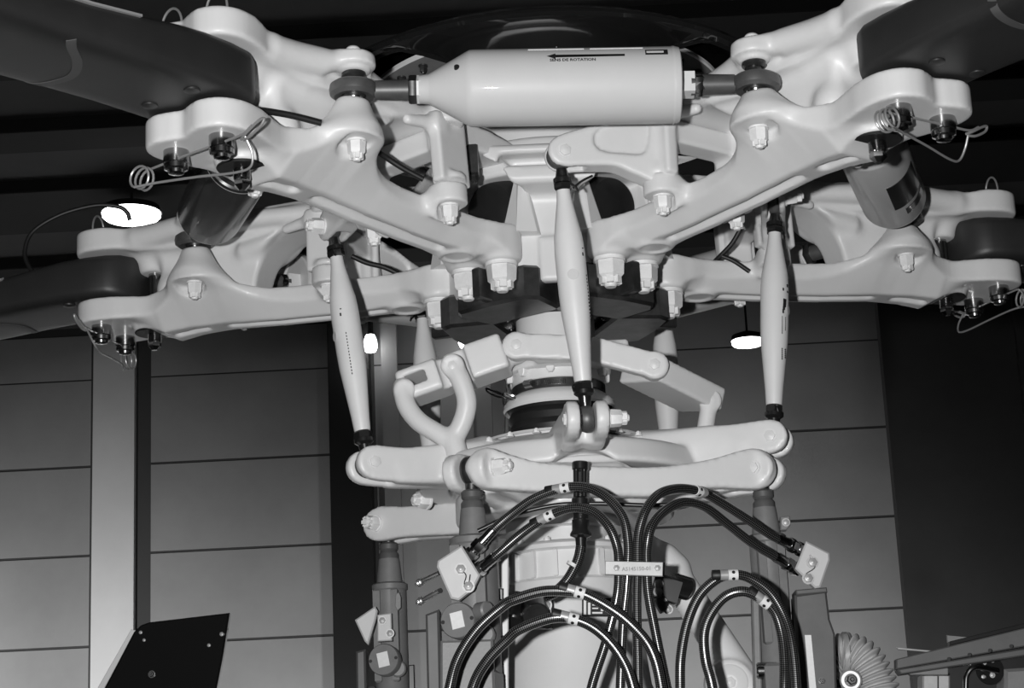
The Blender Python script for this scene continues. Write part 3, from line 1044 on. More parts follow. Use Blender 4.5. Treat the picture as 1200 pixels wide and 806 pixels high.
def make_link():
    t = thing('pitch_link', '', 'pitch link', (0, 0, 0), 0, 'ivory pitch links around the mast')
    MB().lathe([(.0150, 0), (.0158, .004), (.0175, .03), (.0225, .085), (.0262, .125), (.0274, .160), (.0274, .235), (.0255, .265), (.0195, .300), (.0142, .330), (.0128, .345), (.0125, LK)],
               n=40).build('rod', PAINT, t, 50)
    a = MB()
    a.lathe([(.0150, LK), (.0172, LK + .003), (.0172, LK + .012), (.0150, LK + .014)], n=6)
    a.lathe([(.0165, LK + .014), (.0165, LK + .022), (.012, LK + .026), (.009, LK + .040)], n=20)
    a.build('lock_nut', BLACK, t)
    a = MB()
    a.lathe([(.0150, 0), (.0178, -.003), (.0178, -.014), (.0150, -.016)], n=6)
    a.lathe([(.0185, -.015), (.0185, -.022), (.012, -.027), (.0095, -.045)], n=20)
    a.build('lock_nut', BLACK, t)
    # eye bearings: upper one faces outwards (local y), lower one sideways (local x)
    for z, ax in ((LK + .064, (0, 1, 0)), (-.067, (1, 0, 0))):
        R = .0245
        m = MB().lathe([(R * .5, -.0075), (R * .9, -.0095), (R, -.004), (R, .004), (R * .9, .0095), (R * .5, .0075), (R * .5, -.0075)], (0, 0, z), ax, 36, cap=False)
        e = m.build('eye', GREYST, t)
        MB().lathe([(.007, -.011), (.0122, -.006), (.0128, 0), (.0122, .006), (.007, .011)], (0, 0, z), ax, 24).build('ball', CHROME, e)
    # locking wire ends
    w = MB().tube(spline([(-.012, -.012, LK + .010), (-.020, -.014, LK + .002), (-.024, -.012, LK - .004), (-.021, -.012, LK + .004)], 5), .0022, 6)
    w.tube(spline([(.014, -.008, -.004), (.020, -.010, -.008), (.019, -.012, -.018)], 5), .0022, 6)
    w.build('locking_wire', BLACK, t)
    return t


link0 = make_link()
LTOP = {'front': Vector((.027, -.454, .051)), 'left': Vector((-.416, -.185, .024)), 'right': Vector((.441, -.111, .058)),
        'rearl': polar(.453, -140, .045), 'rearr': polar(.453, 148, .050)}
LBOT = {'front': Vector((.044, -.428, -.300)), 'left': Vector((-.374, -.192, -.318)), 'right': Vector((.411, -.127, -.294)),
        'rearl': polar(.425, -139, -.305), 'rearr': polar(.425, 147, -.300)}
LLAB = {'front': 'ivory pitch link standing in front of the mast, centre of the picture',
        'left': 'slanting ivory pitch link left of the mast, beside the dark wall column',
        'right': 'ivory pitch link on the right with black wing emblem and fine print',
        'rearl': 'partly hidden ivory pitch link behind the left scissor link',
        'rearr': 'partly hidden ivory pitch link behind the right scissor link'}
SWB = {}
for i, k in enumerate(LTOP):
    o = link0 if i == 0 else copy_tree(link0)
    b, tp = LBOT[k], LTOP[k]
    d = (tp - b).normalized()
    rad = Vector((b.x, b.y, 0)).normalized(); rad = (rad - d * rad.dot(d)).normalized()
    tang = rad.cross(d)
    # local x = sideways, y = outward reversed, z = along
    Mx = Matrix((tang, -rad, d)).transposed().to_4x4() if False else Matrix.Identity(4)
    x = d.cross(rad); 
    for r_ in range(3):
        Mx[r_][0] = x[r_]; Mx[r_][1] = rad[r_]; Mx[r_][2] = d[r_]; Mx[r_][3] = b[r_]
    Mx = Mx @ Matrix.Rotation(PI, 4, 'Z')
    o.matrix_world = Mx
    o['label'] = LLAB[k]
    SWB[k] = b - d * .067
    if k in ('front', 'right'):
        # printed marks on the rod, thin films on its surface
        def mark(P, ang, z, R, name='print', m=INK):
            q = MB()
            rings = []
            for j in range(4):
                a = ang + (P[0] + (P[1] - P[0]) * j / 3) / R
                rings.append([(math.sin(a) * rr, -math.cos(a) * rr, z + zz2) for rr, zz2 in ((R - .001, P[2]), (R + .0007, P[2]), (R + .0007, P[3]), (R - .001, P[3]))])
            q.loft(rings).build(name, m, o)
        if k == 'right':
            mark((-.002, .002, -.003, .003), .25, .238, .0275)
            mark((-.0025, .0025, -.002, .0015), .22, .226, .0275)
            mark((.004, .007, -.002, .0035), .5, .227, .0275)
            # wing-shaped emblem
            for j, (x0, x1, z0, z1) in enumerate(((-.004, .004, .205, .209), (-.0035, .004, .198, .2055), (-.003, .0045, .192, .1985), (.000, .005, .186, .193), (.0025, .006, .179, .187))):
                mark((x0, x1, z0, z1), .55, 0, .0275, 'wing_emblem')
            for a_, z0, nn in ((.48, .172, 7), (.78, .172, 9), (.48, .108, 5), (.78, .108, 6)):
                for j in range(nn):
                    mark((-.0008, .0008, -.0026, 0), a_, z0 - j * .0040, .0272)
        else:
            mark((-.0015, .0015, -.001, .001), -.92, .238, .0275)
            mark((-.0015, .0015, -.004, .002), -.86, .228, .0275)
            for j in range(14):
                mark((-.0009, .0009, -.003, 0), -1.05, .19 - j * .0062, .0274)
            q = MB().lathe([(.0100, 0), (.0098, .0005)], Vector((math.sin(.05) * .0272, -math.cos(.05) * .0272, .190)), (math.sin(.05), -1, 0), 28)
            q.build('grey_spot', DAMP, o)

# ================================================================== swashplates
rot = thing('rotating_swashplate', 'ivory rotating swashplate with five forked arms under the pitch links', 'swashplate', (0, 0, -.41))
s = SDF((-.48, -.48, -.435), (.48, .48, -.27), .0052)
s.add(s.cyl((0, 0, -.412), (0, 0, -.362), .286, .268, .010))
s.add(s.cyl((0, 0, -.370), (0, 0, -.322), .255, .130, .008), .012)
s.sub(s.cyl((0, 0, -.45), (0, 0, -.395), .225, .225, .004), .004)
for k, b in SWB.items():
    e = np.array([b.x, b.y, 0]); rr = float(np.linalg.norm(e)); e /= rr
    tv = np.array([-e[1], e[0], 0])
    zc = b.z
    P = smooth2([(.14, -.408), (.14, -.345), (rr - .13, max(zc + .030, -.348)), (rr - .06, zc + .031), (rr + .005, zc + .032), (rr + .029, zc + .014), (rr + .030, zc - .012), (rr + .006, zc - .031), (rr - .06, zc - .034), (.24, -.414)], 4)
    for q in (-1, 1):
        s.add(s.slab(P, tv * .026 * q, e, (0, 0, 1), .0115, .004), .008)
    P2 = [(.12, -.408), (.12, -.338), (rr - .12, zc + .030), (rr - .050, zc - .004), (rr - .055, zc - .030), (.24, -.412)]
    s.add(s.slab(P2, (0, 0, 0), e, (0, 0, 1), .030, .006), .02)
    s.add(s.cap((e[0] * .17, e[1] * .17, -.350), (e[0] * (rr - .10), e[1] * (rr - .10), zc + .002), .034, .020), .03)
s.sub(s.slab(smooth2([(-.062, -.44), (-.052, -.412), (-.018, -.392), (.018, -.390), (.050, -.400), (.075, -.425), (.075, -.46), (-.062, -.46)], 3), (.034, -.28, 0), (1, 0, 0), (0, 0, 1), .05, .004), .006)
s.sub(s.cyl((0, 0, -.5), (0, 0, -.2), .112, .112, .003), .004)
ro = s.build('plate', PAINT, rot); ro.matrix_parent_inverse = Matrix.Translation((0, 0, .41))
for k, b in SWB.items():
    e = Vector((b.x, b.y, 0)).normalized(); tv = Vector((-e.y, e.x, 0))
    for q in (-1, 1):
        me = NUT_S if (k == 'front' and q > 0) else HEX_W
        o = place(me, 'arm_bolt', rot, b + tv * q * .0375 + Vector((0, 0, .41)), tv * q)
for i in range(20):
    a = i * 18 + 3
    if abs((a + 36) % 72 - 36) < 6: continue
    place(HEX_S, 'plate_bolt', rot, polar(.178, a, -.334 + .41), (0, 0, 1))
MB().lathe([(.172, -.329), (.168, -.323), (.148, -.320), (.148, -.330), (.172, -.334)], (0, 0, .41), n=72, cap=False).build('seal_ring', PAINT, rot)

fix = thing('fixed_swashplate', 'ivory stationary swashplate with servo forks below the rotating one', 'swashplate', (0, 0, -.49))
A = Vector((-.165, -.335, -.432)); B = Vector((.372, -.178, -.430)); C = Vector((-.369, .23, -.430))
s = SDF((-.48, -.44, -.515), (.48, .34, -.365), .0052)
s.add(s.cyl((0, 0, -.480), (0, 0, -.424), .214, .214, .008))
tv = {}
for nm, p in (('A', A), ('B', B), ('C', C)):
    e = np.array([p.x, p.y, 0]); rr = float(np.linalg.norm(e)); e /= rr; t_ = np.array([-e[1], e[0], 0]); tv[nm] = Vector(t_)
    P = smooth2([(.16, -.478), (.16, -.424), (rr - .08, p.z + .026), (rr - .005, p.z + .035), (rr + .032, p.z + .016), (rr + .033, p.z - .014), (rr + .004, p.z - .035), (rr - .08, p.z - .036)], 4)
    for q in (-1, 1):
        s.add(s.slab(P, t_ * .030 * q, e, (0, 0, 1), .0125, .004), .008)
    s.add(s.slab([(.1, -.478), (.1, -.424), (rr - .07, p.z + .018), (rr - .07, p.z - .030)], (0, 0, 0), e, (0, 0, 1), .034, .005), .012)
# straight bar between the two front servo forks
pa = np.array(A + tv['A'] * .030); pb = np.array(B - tv['B'] * .030)
ex = pb - pa; ex[2] = 0; Lb = float(np.linalg.norm(ex)); ex /= Lb
bar = smooth2([(0.0, -.036), (-.034, -.012), (-.034, .014), (0.0, .036), (.05, .022), (.12, .008), (.30, .002), (Lb - .10, .016), (Lb - .02, .037), (Lb + .016, .032), (Lb + .036, .006), (Lb + .030, -.020), (Lb, -.037), (Lb - .10, -.036), (.30, -.052), (.12, -.044)], 4)
s.add(s.slab(bar, (pa[0], pa[1], A.z), ex, (0, 0, 1), .0150, .005), .008)
s.add(s.box((.035, -.262, -.446), (.075, .028, .030), rotz(.25), .010), .012)
# hump in the middle of the front
s.add(s.slab(smooth2([(-.085, -.435), (-.07, -.424), (-.028, -.400), (.03, -.397), (.058, -.405), (.10, -.428), (.10, -.45), (-.085, -.45)], 3), (.032, -.240, 0), (1, 0, 0), (0, 0, 1), .020, .006), .006)
s.sub(s.cyl((0, 0, -.6), (0, 0, -.3), .118, .118, .003), .004)
fo = s.build('plate', PAINT, fix); fo.matrix_parent_inverse = Matrix.Translation((0, 0, .49))
up = Vector((0, 0, .49))
place(NUT_S, 'fork_nut', fix, A + tv['A'] * .046 + up, tv['A'])
place(HEX_W, 'fork_bolt', fix, A - tv['A'] * .042 + up, -tv['A'])
place(HEX_W, 'fork_bolt', fix, B - tv['B'] * .046 + up, -tv['B'])
place(NUT_S, 'fork_nut', fix, C + tv['C'] * .0425 + up, tv['C'])
place(NUT_S, 'fork_nut', fix, at(502, 587, .05) + up, (-.8, -.6, 0))
MB().cyl(Vector((0, 0, -.50)) + up, Vector((0, 0, -.46)) + up, .118, n=48).build('guide_ring', PAINT, fix)

# ================================================================== scissor links
col = thing('scissor_collar', 'ivory drive collar bar across the mast with rounded ends', 'collar', (0, 0, -.18))
s = SDF((-.13, -.19, -.245), (.24, .13, -.10), .0042)
p0 = Vector((-.077, -.132, -.153)); p1 = Vector((.062, -.142, -.168)); p2 = Vector((.187, -.132, -.206))
for a, b in ((p0, p1), (p1, p2)):
    d = (b - a); L = d.length; d /= L
    Pp = [(0, -.0245), (L, -.0245), (L, .0245), (0, .0245)]
    yv = Vector((0, 1, 0)); zv = yv.cross(d) * -1
    zv = Vector((-d.z, 0, d.x)).normalized()
    s.add(s.slab(Pp, a, d, zv, .014, .003), .004)
for p in (p0, p2):
    s.add(s.cyl(p + Vector((0, -.016, 0)), p + Vector((0, .016, 0)), .0275, .0275, .004), .003)
s.add(s.cyl((0, 0, -.185), (0, 0, -.140), .108, .098, .006), .02)
s.add(s.box((.05, -.10, -.165), (.09, .03, .018), r=.006), .012)
s.sub(s.cyl((0, 0, -.3), (0, 0, 0), .079, .079, .002))
o = s.build('collar_bar', PAINT, col); o.matrix_parent_inverse = Matrix.Translation((0, 0, .18))
for p in (p0, p2):
    place(HEX_W, 'pivot_bolt', col, p + Vector((0, -.016, .18)), (0, -1, 0))


def basis(d, hint):
    d = Vector(d).normalized(); y = Vector(hint); y = (y - d * y.dot(d)).normalized()
    z = d.cross(y)
    return d, y, z


scl = thing('scissor_link', 'left ivory scissor link with a slotted block and Y-shaped fork', 'scissor link', (-.2, -.12, -.36), 0, 'scissor links of the swashplate')
off = Vector((.2, .12, .36))
q0 = p0 + Vector((0, .030, 0)); q1 = at(478, 456, -.09)
d, y, z = basis(q1 - q0, (0, 1, 0))
s = SDF((-.35, -.20, -.27), (-.03, .03, -.09), .0042)
L = (q1 - q0).length
zz_ = -z if z.z < 0 else z
Rm = np.array([[d[i], y[i], zz_[i]] for i in range(3)])
c = q0 + d * (L * .57)
s.add(s.box(q0 + d * (L * .36), (L * .26, .050, .035), Rm, .006))
s.add(s.box(q0 + d * (L * .84), (L * .22, .050, .031), Rm, .010), .004)
s.add(s.cap(q0, q0 + d * .05, .026), .01)
s.sub(s.box(q0 + d * (L * .895) + zz_ * .004, (.021, .2, .0115), Rm, .002), .002)
s.sub(s.box(q0 + d * (L * .56) - y * .045, (.030, .020, .05), Rm, .012), .004)
o = s.build('slotted_block', PAINT, scl); o.matrix_parent_inverse = Matrix.Translation(off)
s = SDF((-.36, -.21, -.40), (-.14, -.03, -.12), .0042)
def ch(pts, r):
    pts = spline(pts, 5)
    return pts
right = [at(530, 428, -.165), at(540, 446, -.167), at(547, 470, -.165), at(543, 492, -.16), at(533, 512, -.155)]
left = [at(471, 452, -.130), at(476, 474, -.138), at(490, 493, -.146), at(510, 506, -.152), at(528, 516, -.155)]
stem = [at(530, 512, -.155), at(535, 530, -.158), at(540, 552, -.165)]
for pts, r in ((right, .0168), (left, .0165), (stem, .0185)):
    pts = spline(pts, 5)
    for a, b in zip(pts, pts[1:]):
        s.add(s.cap(a, b, r), .006)
s.add(s.cyl(at(530, 428, -.182), at(530, 428, -.148), .0225, .0225, .004), .006)
s.add(s.cyl(at(474, 456, -.148), at(474, 456, -.105), .0205, .0205, .004), .006)
s.add(s.cyl(at(540, 556, -.20), at(540, 556, -.13), .026, .026, .004), .010)
o = s.build('fork', PAINT, scl); o.matrix_parent_inverse = Matrix.Translation(off)
place(HEX_W, 'pivot_bolt', scl, at(530, 428, -.182) + off, (0, -1, 0), 0, .8)

scr = thing('scissor_link', 'right ivory scissor link slanting down behind the mast collar', 'scissor link', (.25, 0, -.33), 0, 'scissor links of the swashplate')
off = Vector((-.25, 0, .33))
s = SDF((.06, -.16, -.36), (.38, .14, -.13), .0044)
q0 = p2 + Vector((-.005, .045, .0)); q1 = at(832, 470, .03)
d, y, z = basis(q1 - q0, (-.75, .6, .2))
zz_ = -z if z.z < 0 else z
Rm = np.array([[d[i], y[i], zz_[i]] for i in range(3)])
L = (q1 - q0).length
s.add(s.box(q0 + d * (L * .45) + y * .015, (L * .53, .058, .024), Rm, .005))
s.add(s.cyl(q1 - Vector((.0, .026, 0)), q1 + Vector((0, .026, 0)), .024, .024, .004), .010)
o = s.build('upper_block', PAINT, scr); o.matrix_parent_inverse = Matrix.Translation(off)
s = SDF((.22, -.06, -.40), (.36, .06, -.20), .0042)
qa = at(832, 470, -.012); qb = at(822, 505, -.012)
s.add(s.cyl(qa - Vector((0, .012, 0)), qa + Vector((0, .012, 0)), .023, .023, .004))
s.add(s.cap(qa, qb + Vector((0, 0, -.03)), .017, .017), .006)
o = s.build('lower_arm', PAINT, scr); o.matrix_parent_inverse = Matrix.Translation(off)
place(HEX_W, 'pivot_bolt', scr, qa - Vector((0, .012, 0)) + off, (0, -1, 0), 0, .8)

# ================================================================== main gearbox below the swashplates
gb = thing('main_gearbox', 'ivory conical gearbox housing behind the hydraulic hoses', 'gearbox', (0, 0, -1.08))
Z0 = 1.08
MB().lathe([(.088, -.50), (.090, -.525), (.128, -.532), (.134, -.538), (.134, -.546), (.124, -.550), (.126, -.600), (.132, -.606), (.138, -.70), (.150, -.80), (.20, -.95), (.26, -1.04), (.27, -1.08)],
           (0, 0, Z0), n=96).build('housing', PAINT, gb)
for i in range(18):
    a = i * 20 + 10
    c = polar(.1275, a, Z0 - .575)
    MB().box(c, (.0045, .006, .026), Matrix.Rotation(math.radians(a), 3, 'Z'), ch=.002).build('rib', PAINT, gb)
for i in range(12):
    place(HEX_S, 'housing_bolt', gb, polar(.118, i * 30 + 12, Z0 - .532), (0, 0, 1))
# lifting strut to the right
a_ = at(778, 655, -.06); b_ = at(872, 800, -.10)
s = SDF((.10, -.20, -.96), (.46, .06, -.50), .0048)
s.add(s.cap(a_ - Vector((.04, 0, -.02)), a_ + Vector((.02, 0, -.02)), .035, .030))
s.add(s.cap(a_, b_, .030, .034), .012)
s.add(s.cap(b_, b_ + (b_ - a_) * .4, .034, .036))
e_ = at(855, 800, -.135)
s.add(s.cyl(e_ + Vector((0, .05, 0)), e_, .046, .044, .006), .008)
s.build('strut', PAINT, gb).location = (0, 0, Z0)
MB().lathe([(.034, 0), (.034, .006), (.030, .008)], e_ + Vector((0, 0, Z0)), (0, -1, 0), 32).build('strut_cap', PAINT, gb)
place(HEX_W, 'strut_bolt', gb, e_ + Vector((0, -.008, Z0)), (0, -1, 0))
# black data plate with bars
yy = -.150
def pxbox(name, x0, y0, x1, y1, y, th, m, parent, base, ch=0.0):
    a = at(x0, y0, y); b = at(x1, y0, y); c = at(x1, y1, y); d = at(x0, y1, y)
    P = [(q.x, q.z) for q in (d, c, b, a)]
    Mx = Matrix.Translation(Vector((0, y, 0)) + base) @ Matrix.Rotation(PI / 2, 4, 'X')
    return MB().prism(P, -th, th, Mx, ch).build(name, m, parent)
gz = Vector((0, 0, Z0))
dp = pxbox('data_plate', 682, 701, 716, 722, -.148, .006, INK, gb, gz, .001)
for x0, x1, y0, y1 in ((684, 687, 702, 720), (689, 692, 706, 720), (694, 701, 708, 709.5), (694, 701, 712, 713.5), (694, 706, 717, 719), (704, 707, 710, 716)):
    pxbox('plate_bar', x0, y0, x1, y1, -.1545, .001, LABEL, dp, gz)
# dark pump on the left and switch box on the right of the housing
pm = thing('hydraulic_pump', 'dark pump with mounting plate behind the left hose loops', 'pump', at(628, 745, -.17))
bs = -Vector(pm.location)
pxbox('mounting_plate', 612, 700, 648, 737, -.165, .008, STEEL, pm, bs, .003)
MB().cyl(at(622, 706, -.17) + bs, at(628, 722, -.215) + bs, .026, n=24, c=.003).build('pump_body', STEEL, pm)
MB().cyl(at(606, 700, -.18) + bs, at(600, 730, -.22) + bs, .020, n=20, c=.003).build('pump_head', BLACK, pm)
for px_, py_ in ((640, 709), (626, 711), (617, 715), (641, 730)):
    place(HEX_C, 'pump_bolt', pm, at(px_, py_, -.175) + bs, (0, -1, 0))
sw = thing('switch_box', 'small dark switch box right of the hose clamp', 'switch box', at(783, 720, -.16))
bs = -Vector(sw.location)
MB().box(at(780, 692, -.16) + bs, (.026, .03, .024), Matrix.Rotation(.35, 3, 'Y'), ch=.004).build('case', BLACK, sw)
MB().cyl(at(786, 684, -.17) + bs, at(806, 690, -.15) + bs, .022, n=20, c=.003).build('knob', BLACK, sw)
MB().cyl(at(771, 700, -.19) + bs, at(780, 716, -.19) + bs, .012, n=16, c=.002).build('plug', STEEL, sw)
for px_, py_ in ((772, 684), (771, 693), (776, 705), (783, 714)):
    place(HEX_C, 'screw', sw, at(px_, py_, -.195) + bs, (0, -1, 0), 0, .8)
pl = thing('side_rail', 'thin pale upright rail beside the left front servo', 'rail', at(598, 830, -.26))
bs = -Vector(pl.location)
pxbox('rail_plate', 588, 650, 596, 850, -.27, .010, PAINT, pl, bs, .002)
for py_ in (690, 745, 780):
    pxbox('rail_clip', 578, py_, 590, py_ + 14, -.285, .010, STEEL, pl, bs, .002)

# ================================================================== servo actuators
def servo(ball, label, r, yn, face, scale=1.0, back_box=True):
    t = thing('servo_actuator', label, 'servo actuator', (ball.x, ball.y, -1.08), 0, 'grey servo actuators')
    h = ball.z + 1.08
    k = scale
    def Z(q): return h - q * k
    ax = tv[yn]
    m = MB().lathe([(.012 * k, -.010), (.024 * k, -.0105), (.027 * k, -.005), (.027 * k, .005), (.024 * k, .0105), (.012 * k, .010), (.012 * k, -.010)], (0, 0, h), ax, 32, cap=False)
    m.lathe([(.012 * k, .022 * k), (.011 * k, .05 * k)], (0, 0, h), (0, 0, -1), 16)
    m.build('rod_eye', STEEL, t)
    m = MB().lathe([(.016 * k, .036 * k), (.020 * k, .040 * k), (.020 * k, .050 * k), (.0165 * k, .054 * k), (.021 * k, .060 * k), (.021 * k, .074 * k)], (0, 0, h), (0, 0, -1), 12)
    m.build('gland_nut', SERVOD, t)
    MB().lathe([(.0215 * k, .070 * k), (.0225 * k, .078 * k), (.027 * k, .122 * k), (.020 * k, .126 * k)], (0, 0, h), (0, 0, -1), 32).build('neck', SERVO, t)
    MB().lathe([(r * .86, .120 * k), (r * 1.0, .124 * k), (r * 1.0, .134 * k), (r * .93, .137 * k), (r * .93, .40 * k), (r * 1.02, .405 * k), (r * 1.02, .64 * k)], (0, 0, h), (0, 0, -1), 40).build('cylinder', SERVO, t)
    f = Vector((math.sin(face), -math.cos(face), 0)); sd = Vector((f.y * -1, f.x, 0))
    for q in (-.55, .45):
        MB().box(f * (r * .80) + sd * (r * q) + Vector((0, 0, Z(.23))), (r * .20, r * .22, .095 * k), Matrix.Rotation(face, 3, 'Z') @ Matrix.Rotation(0, 3, 'Z'), ch=r * .1).build('rib', SERVO, t)
    MB().cyl(f * (r * .75) + sd * (r * .55) + Vector((0, 0, Z(.30))), f * (r * 1.28) + sd * (r * .62) + Vector((0, 0, Z(.30))), .017 * k, n=20, c=.003).build('port_boss', SERVO, t)
    MB().box(f * (r * .55) + Vector((0, 0, Z(.50))), (r * .95, r * .75, .14 * k), Matrix.Rotation(face, 3, 'Z'), ch=.006).build('valve_body', SERVO, t)
    if back_box:
        MB().box(-sd * (r * 1.05) + f * r * .1 + Vector((0, 0, Z(.50))), (r * .22, r * .55, .17 * k), Matrix.Rotation(face, 3, 'Z'), ch=.004).build('side_box', SERVOD, t)
    return t, h, f, sd


def cover_disc(t, px, py, y, rad, nrm):
    c = at(px, py, y) - Vector(t.location); nrm = Vector(nrm).normalized()
    d = MB().lathe([(rad, 0), (rad, .020), (rad * .95, .023)], c - nrm * .018, nrm, 40).build('round_cover', SERVO, t)
    x = Vector((0, 0, 1)).cross(nrm).normalized(); z = nrm.cross(x)
    Mx = Matrix.Identity(4)
    for r_ in range(3):
        Mx[r_][0] = x[r_]; Mx[r_][1] = z[r_]; Mx[r_][2] = nrm[r_]; Mx[r_][3] = (c + nrm * .0055)[r_]
    Mx = Mx @ Matrix.Rotation(.18, 4, 'Z')
    MB().box((0, 0, 0), (rad * .36, rad * .46, .0008)).build('cover_label', LABEL, d).matrix_local = Mx
    for a in (0.2, PI + .2):
        MB().cyl(c + nrm * .004 + x * math.cos(a) * rad * .85 + z * math.sin(a) * rad * .3, c + nrm * .006 + x * math.cos(a) * rad * .85 + z * math.sin(a) * rad * .3, .0035, n=10).build('cover_screw', STEEL, d)
    return d


def px_plate(name, P, y, th, m, parent, ch=.003, tilt=None):
    """flat metal plate with the given outline standing at distance y, th thick"""
    Q = [at(a, b, y) for a, b in P]
    Mx = Matrix.Translation(Vector((0, y, 0)) - Vector(parent.location)) @ Matrix.Rotation(PI / 2, 4, 'X')
    return MB().prism([(q.x, q.z) for q in Q], -th, th, Mx, ch).build(name, m, parent)


def plate_bolts(o, t, pts, y, me=HEX_C, sc=1.0):
    for a, b in pts:
        place(me, 'plate_bolt', o, at(a, b, y) - Vector(t.location), (0, -1, 0), .3, sc)


tA, hA, fA, sA = servo(A, 'grey servo actuator left of the gearbox, in front, with a round labelled cover', .044, 'A', -.20)
cover_disc(tA, 537, 727, -.395, .0315, (-.25, -1, .05))
mp = px_plate('manifold_block', [(541.5, 640), (563, 675), (555, 691), (538, 704), (529, 702), (512.5, 665), (513.5, 658)], -.425, .013, PLATE, tA)
plate_bolts(mp, tA, [(540, 667), (549, 687)], -.4385)
wq = MB().tube(spline([at(540, 667, -.442), at(546, 674, -.443), at(544, 684, -.443), at(548, 690, -.443), at(551, 673, -.443)], 5), .0009, 6)
wq.tube([Vector((0, 0, -9)), Vector((0, 0, -9.001))], .0001, 3) if False else None
wo = wq.build('locking_wire', STEEL, mp); wo.matrix_parent_inverse = Matrix.Translation(-Vector(tA.location))
px_plate('valve_box', [(517, 752), (578, 750), (582, 850), (517, 850)], -.385, .020, SERVO, tA, .004)
px_plate('dark_side_box', [(500, 722), (516, 716), (519, 850), (503, 850)], -.33, .03, SERVOD, tA, .004)
MB().cyl(at(560, 716, -.39) - Vector(tA.location), at(572, 714, -.41) - Vector(tA.location), .015, n=20, c=.003).build('port_boss', SERVO, tA)

tC, hC, fC, sC = servo(C, 'grey servo actuator at far left behind the others, with a small round cover', .037, 'C', -.15, 1.0)
cover_disc(tC, 450, 773, .165, .032, (-.2, -1, .05))
mp = px_plate('manifold_block', [(416.5, 727), (440, 711), (443, 716), (441, 726), (432, 756), (428, 752)], .150, .012, PLATE, tC)
px_plate('small_block', [(443, 721), (459, 719), (460, 751), (443, 752)], .160, .012, PLATE, tC, .002)
plate_bolts(mp, tC, [(448, 727), (457, 742)], .146, HEX_C, .8)
px_plate('oval_tag', [(464, 696), (468, 694), (470, 700), (470, 712), (466, 716), (463, 710)], .185, .004, SERVO, tC, .001)
px_plate('dark_side_box', [(419, 765), (430, 762), (432, 850), (420, 850)], .20, .03, SERVOD, tC, .004)
px_plate('black_strip', [(479, 780), (486, 779), (488, 850), (480, 850)], .17, .012, BLACK, tC, .002)

tB, hB, fB, sB = servo(B, 'grey servo actuator at right of the gearbox with a dark labelled box', .036, 'B', .15, 1.0, False)
mp = px_plate('manifold_block', [(944, 635), (971, 649), (971.5, 657), (960.5, 689), (954.5, 690), (931, 667)], -.265, .013, PLATE, tB)
plate_bolts(mp, tB, [(952, 659), (947, 677.5)], -.2785)
wo = MB().tube(spline([at(952, 659, -.283), at(949, 650, -.283), at(955, 664, -.283), at(945, 672, -.283), at(947, 677, -.283)], 5), .0009, 6).build('locking_wire', STEEL, mp)
wo.matrix_parent_inverse = Matrix.Translation(-Vector(tB.location))
px_plate('electronics_box', [(929, 700), (966, 695), (970, 728), (976, 745), (979, 850), (934, 850)], -.225, .035, SERVOD, tB, .004)
px_plate('box_lid', [(930, 694), (966, 691), (967, 697), (931, 700)], -.225, .037, SERVOD, tB, .002)
st_ = px_plate('label_strip', [(943, 744), (950.5, 744), (957, 812), (949, 812)], -.2605, .0008, LABEL, tB, 0)
for k in range(9):
    px_plate('label_print', [(945.5 + k * .62, 750 + k * 6.6), (949 + k * .62, 750 + k * 6.6), (949.2 + k * .62, 753 + k * 6.6), (945.8 + k * .62, 753 + k * 6.6)], -.2616, .0003, GREYINK, st_, 0).matrix_parent_inverse = Matrix.Translation(Vector(tB.location) * 0)
plate_bolts(mp, tB, [(963, 798)], -.262, HEX_D, .7)
px_plate('side_strip', [(880, 690), (889, 688), (894, 850), (884, 850)], -.20, .015, SERVO, tB, .003)
px_plate('bracket', [(914, 606), (925, 605), (926, 616), (921, 622), (914, 622)], -.19, .010, SERVO, tB, .002)
place(HEX_C, 'bracket_bolt', tB, at(921, 612, -.201) - Vector(tB.location), (0, -1, 0), 0, .7)
MB().cyl(at(886, 786, -.21) - Vector(tB.location), at(912, 786, -.21) - Vector(tB.location), .016, n=20, c=.003).build('hose_port', CHROME, tB)

# ================================================================== hydraulic hoses
HR = .0082


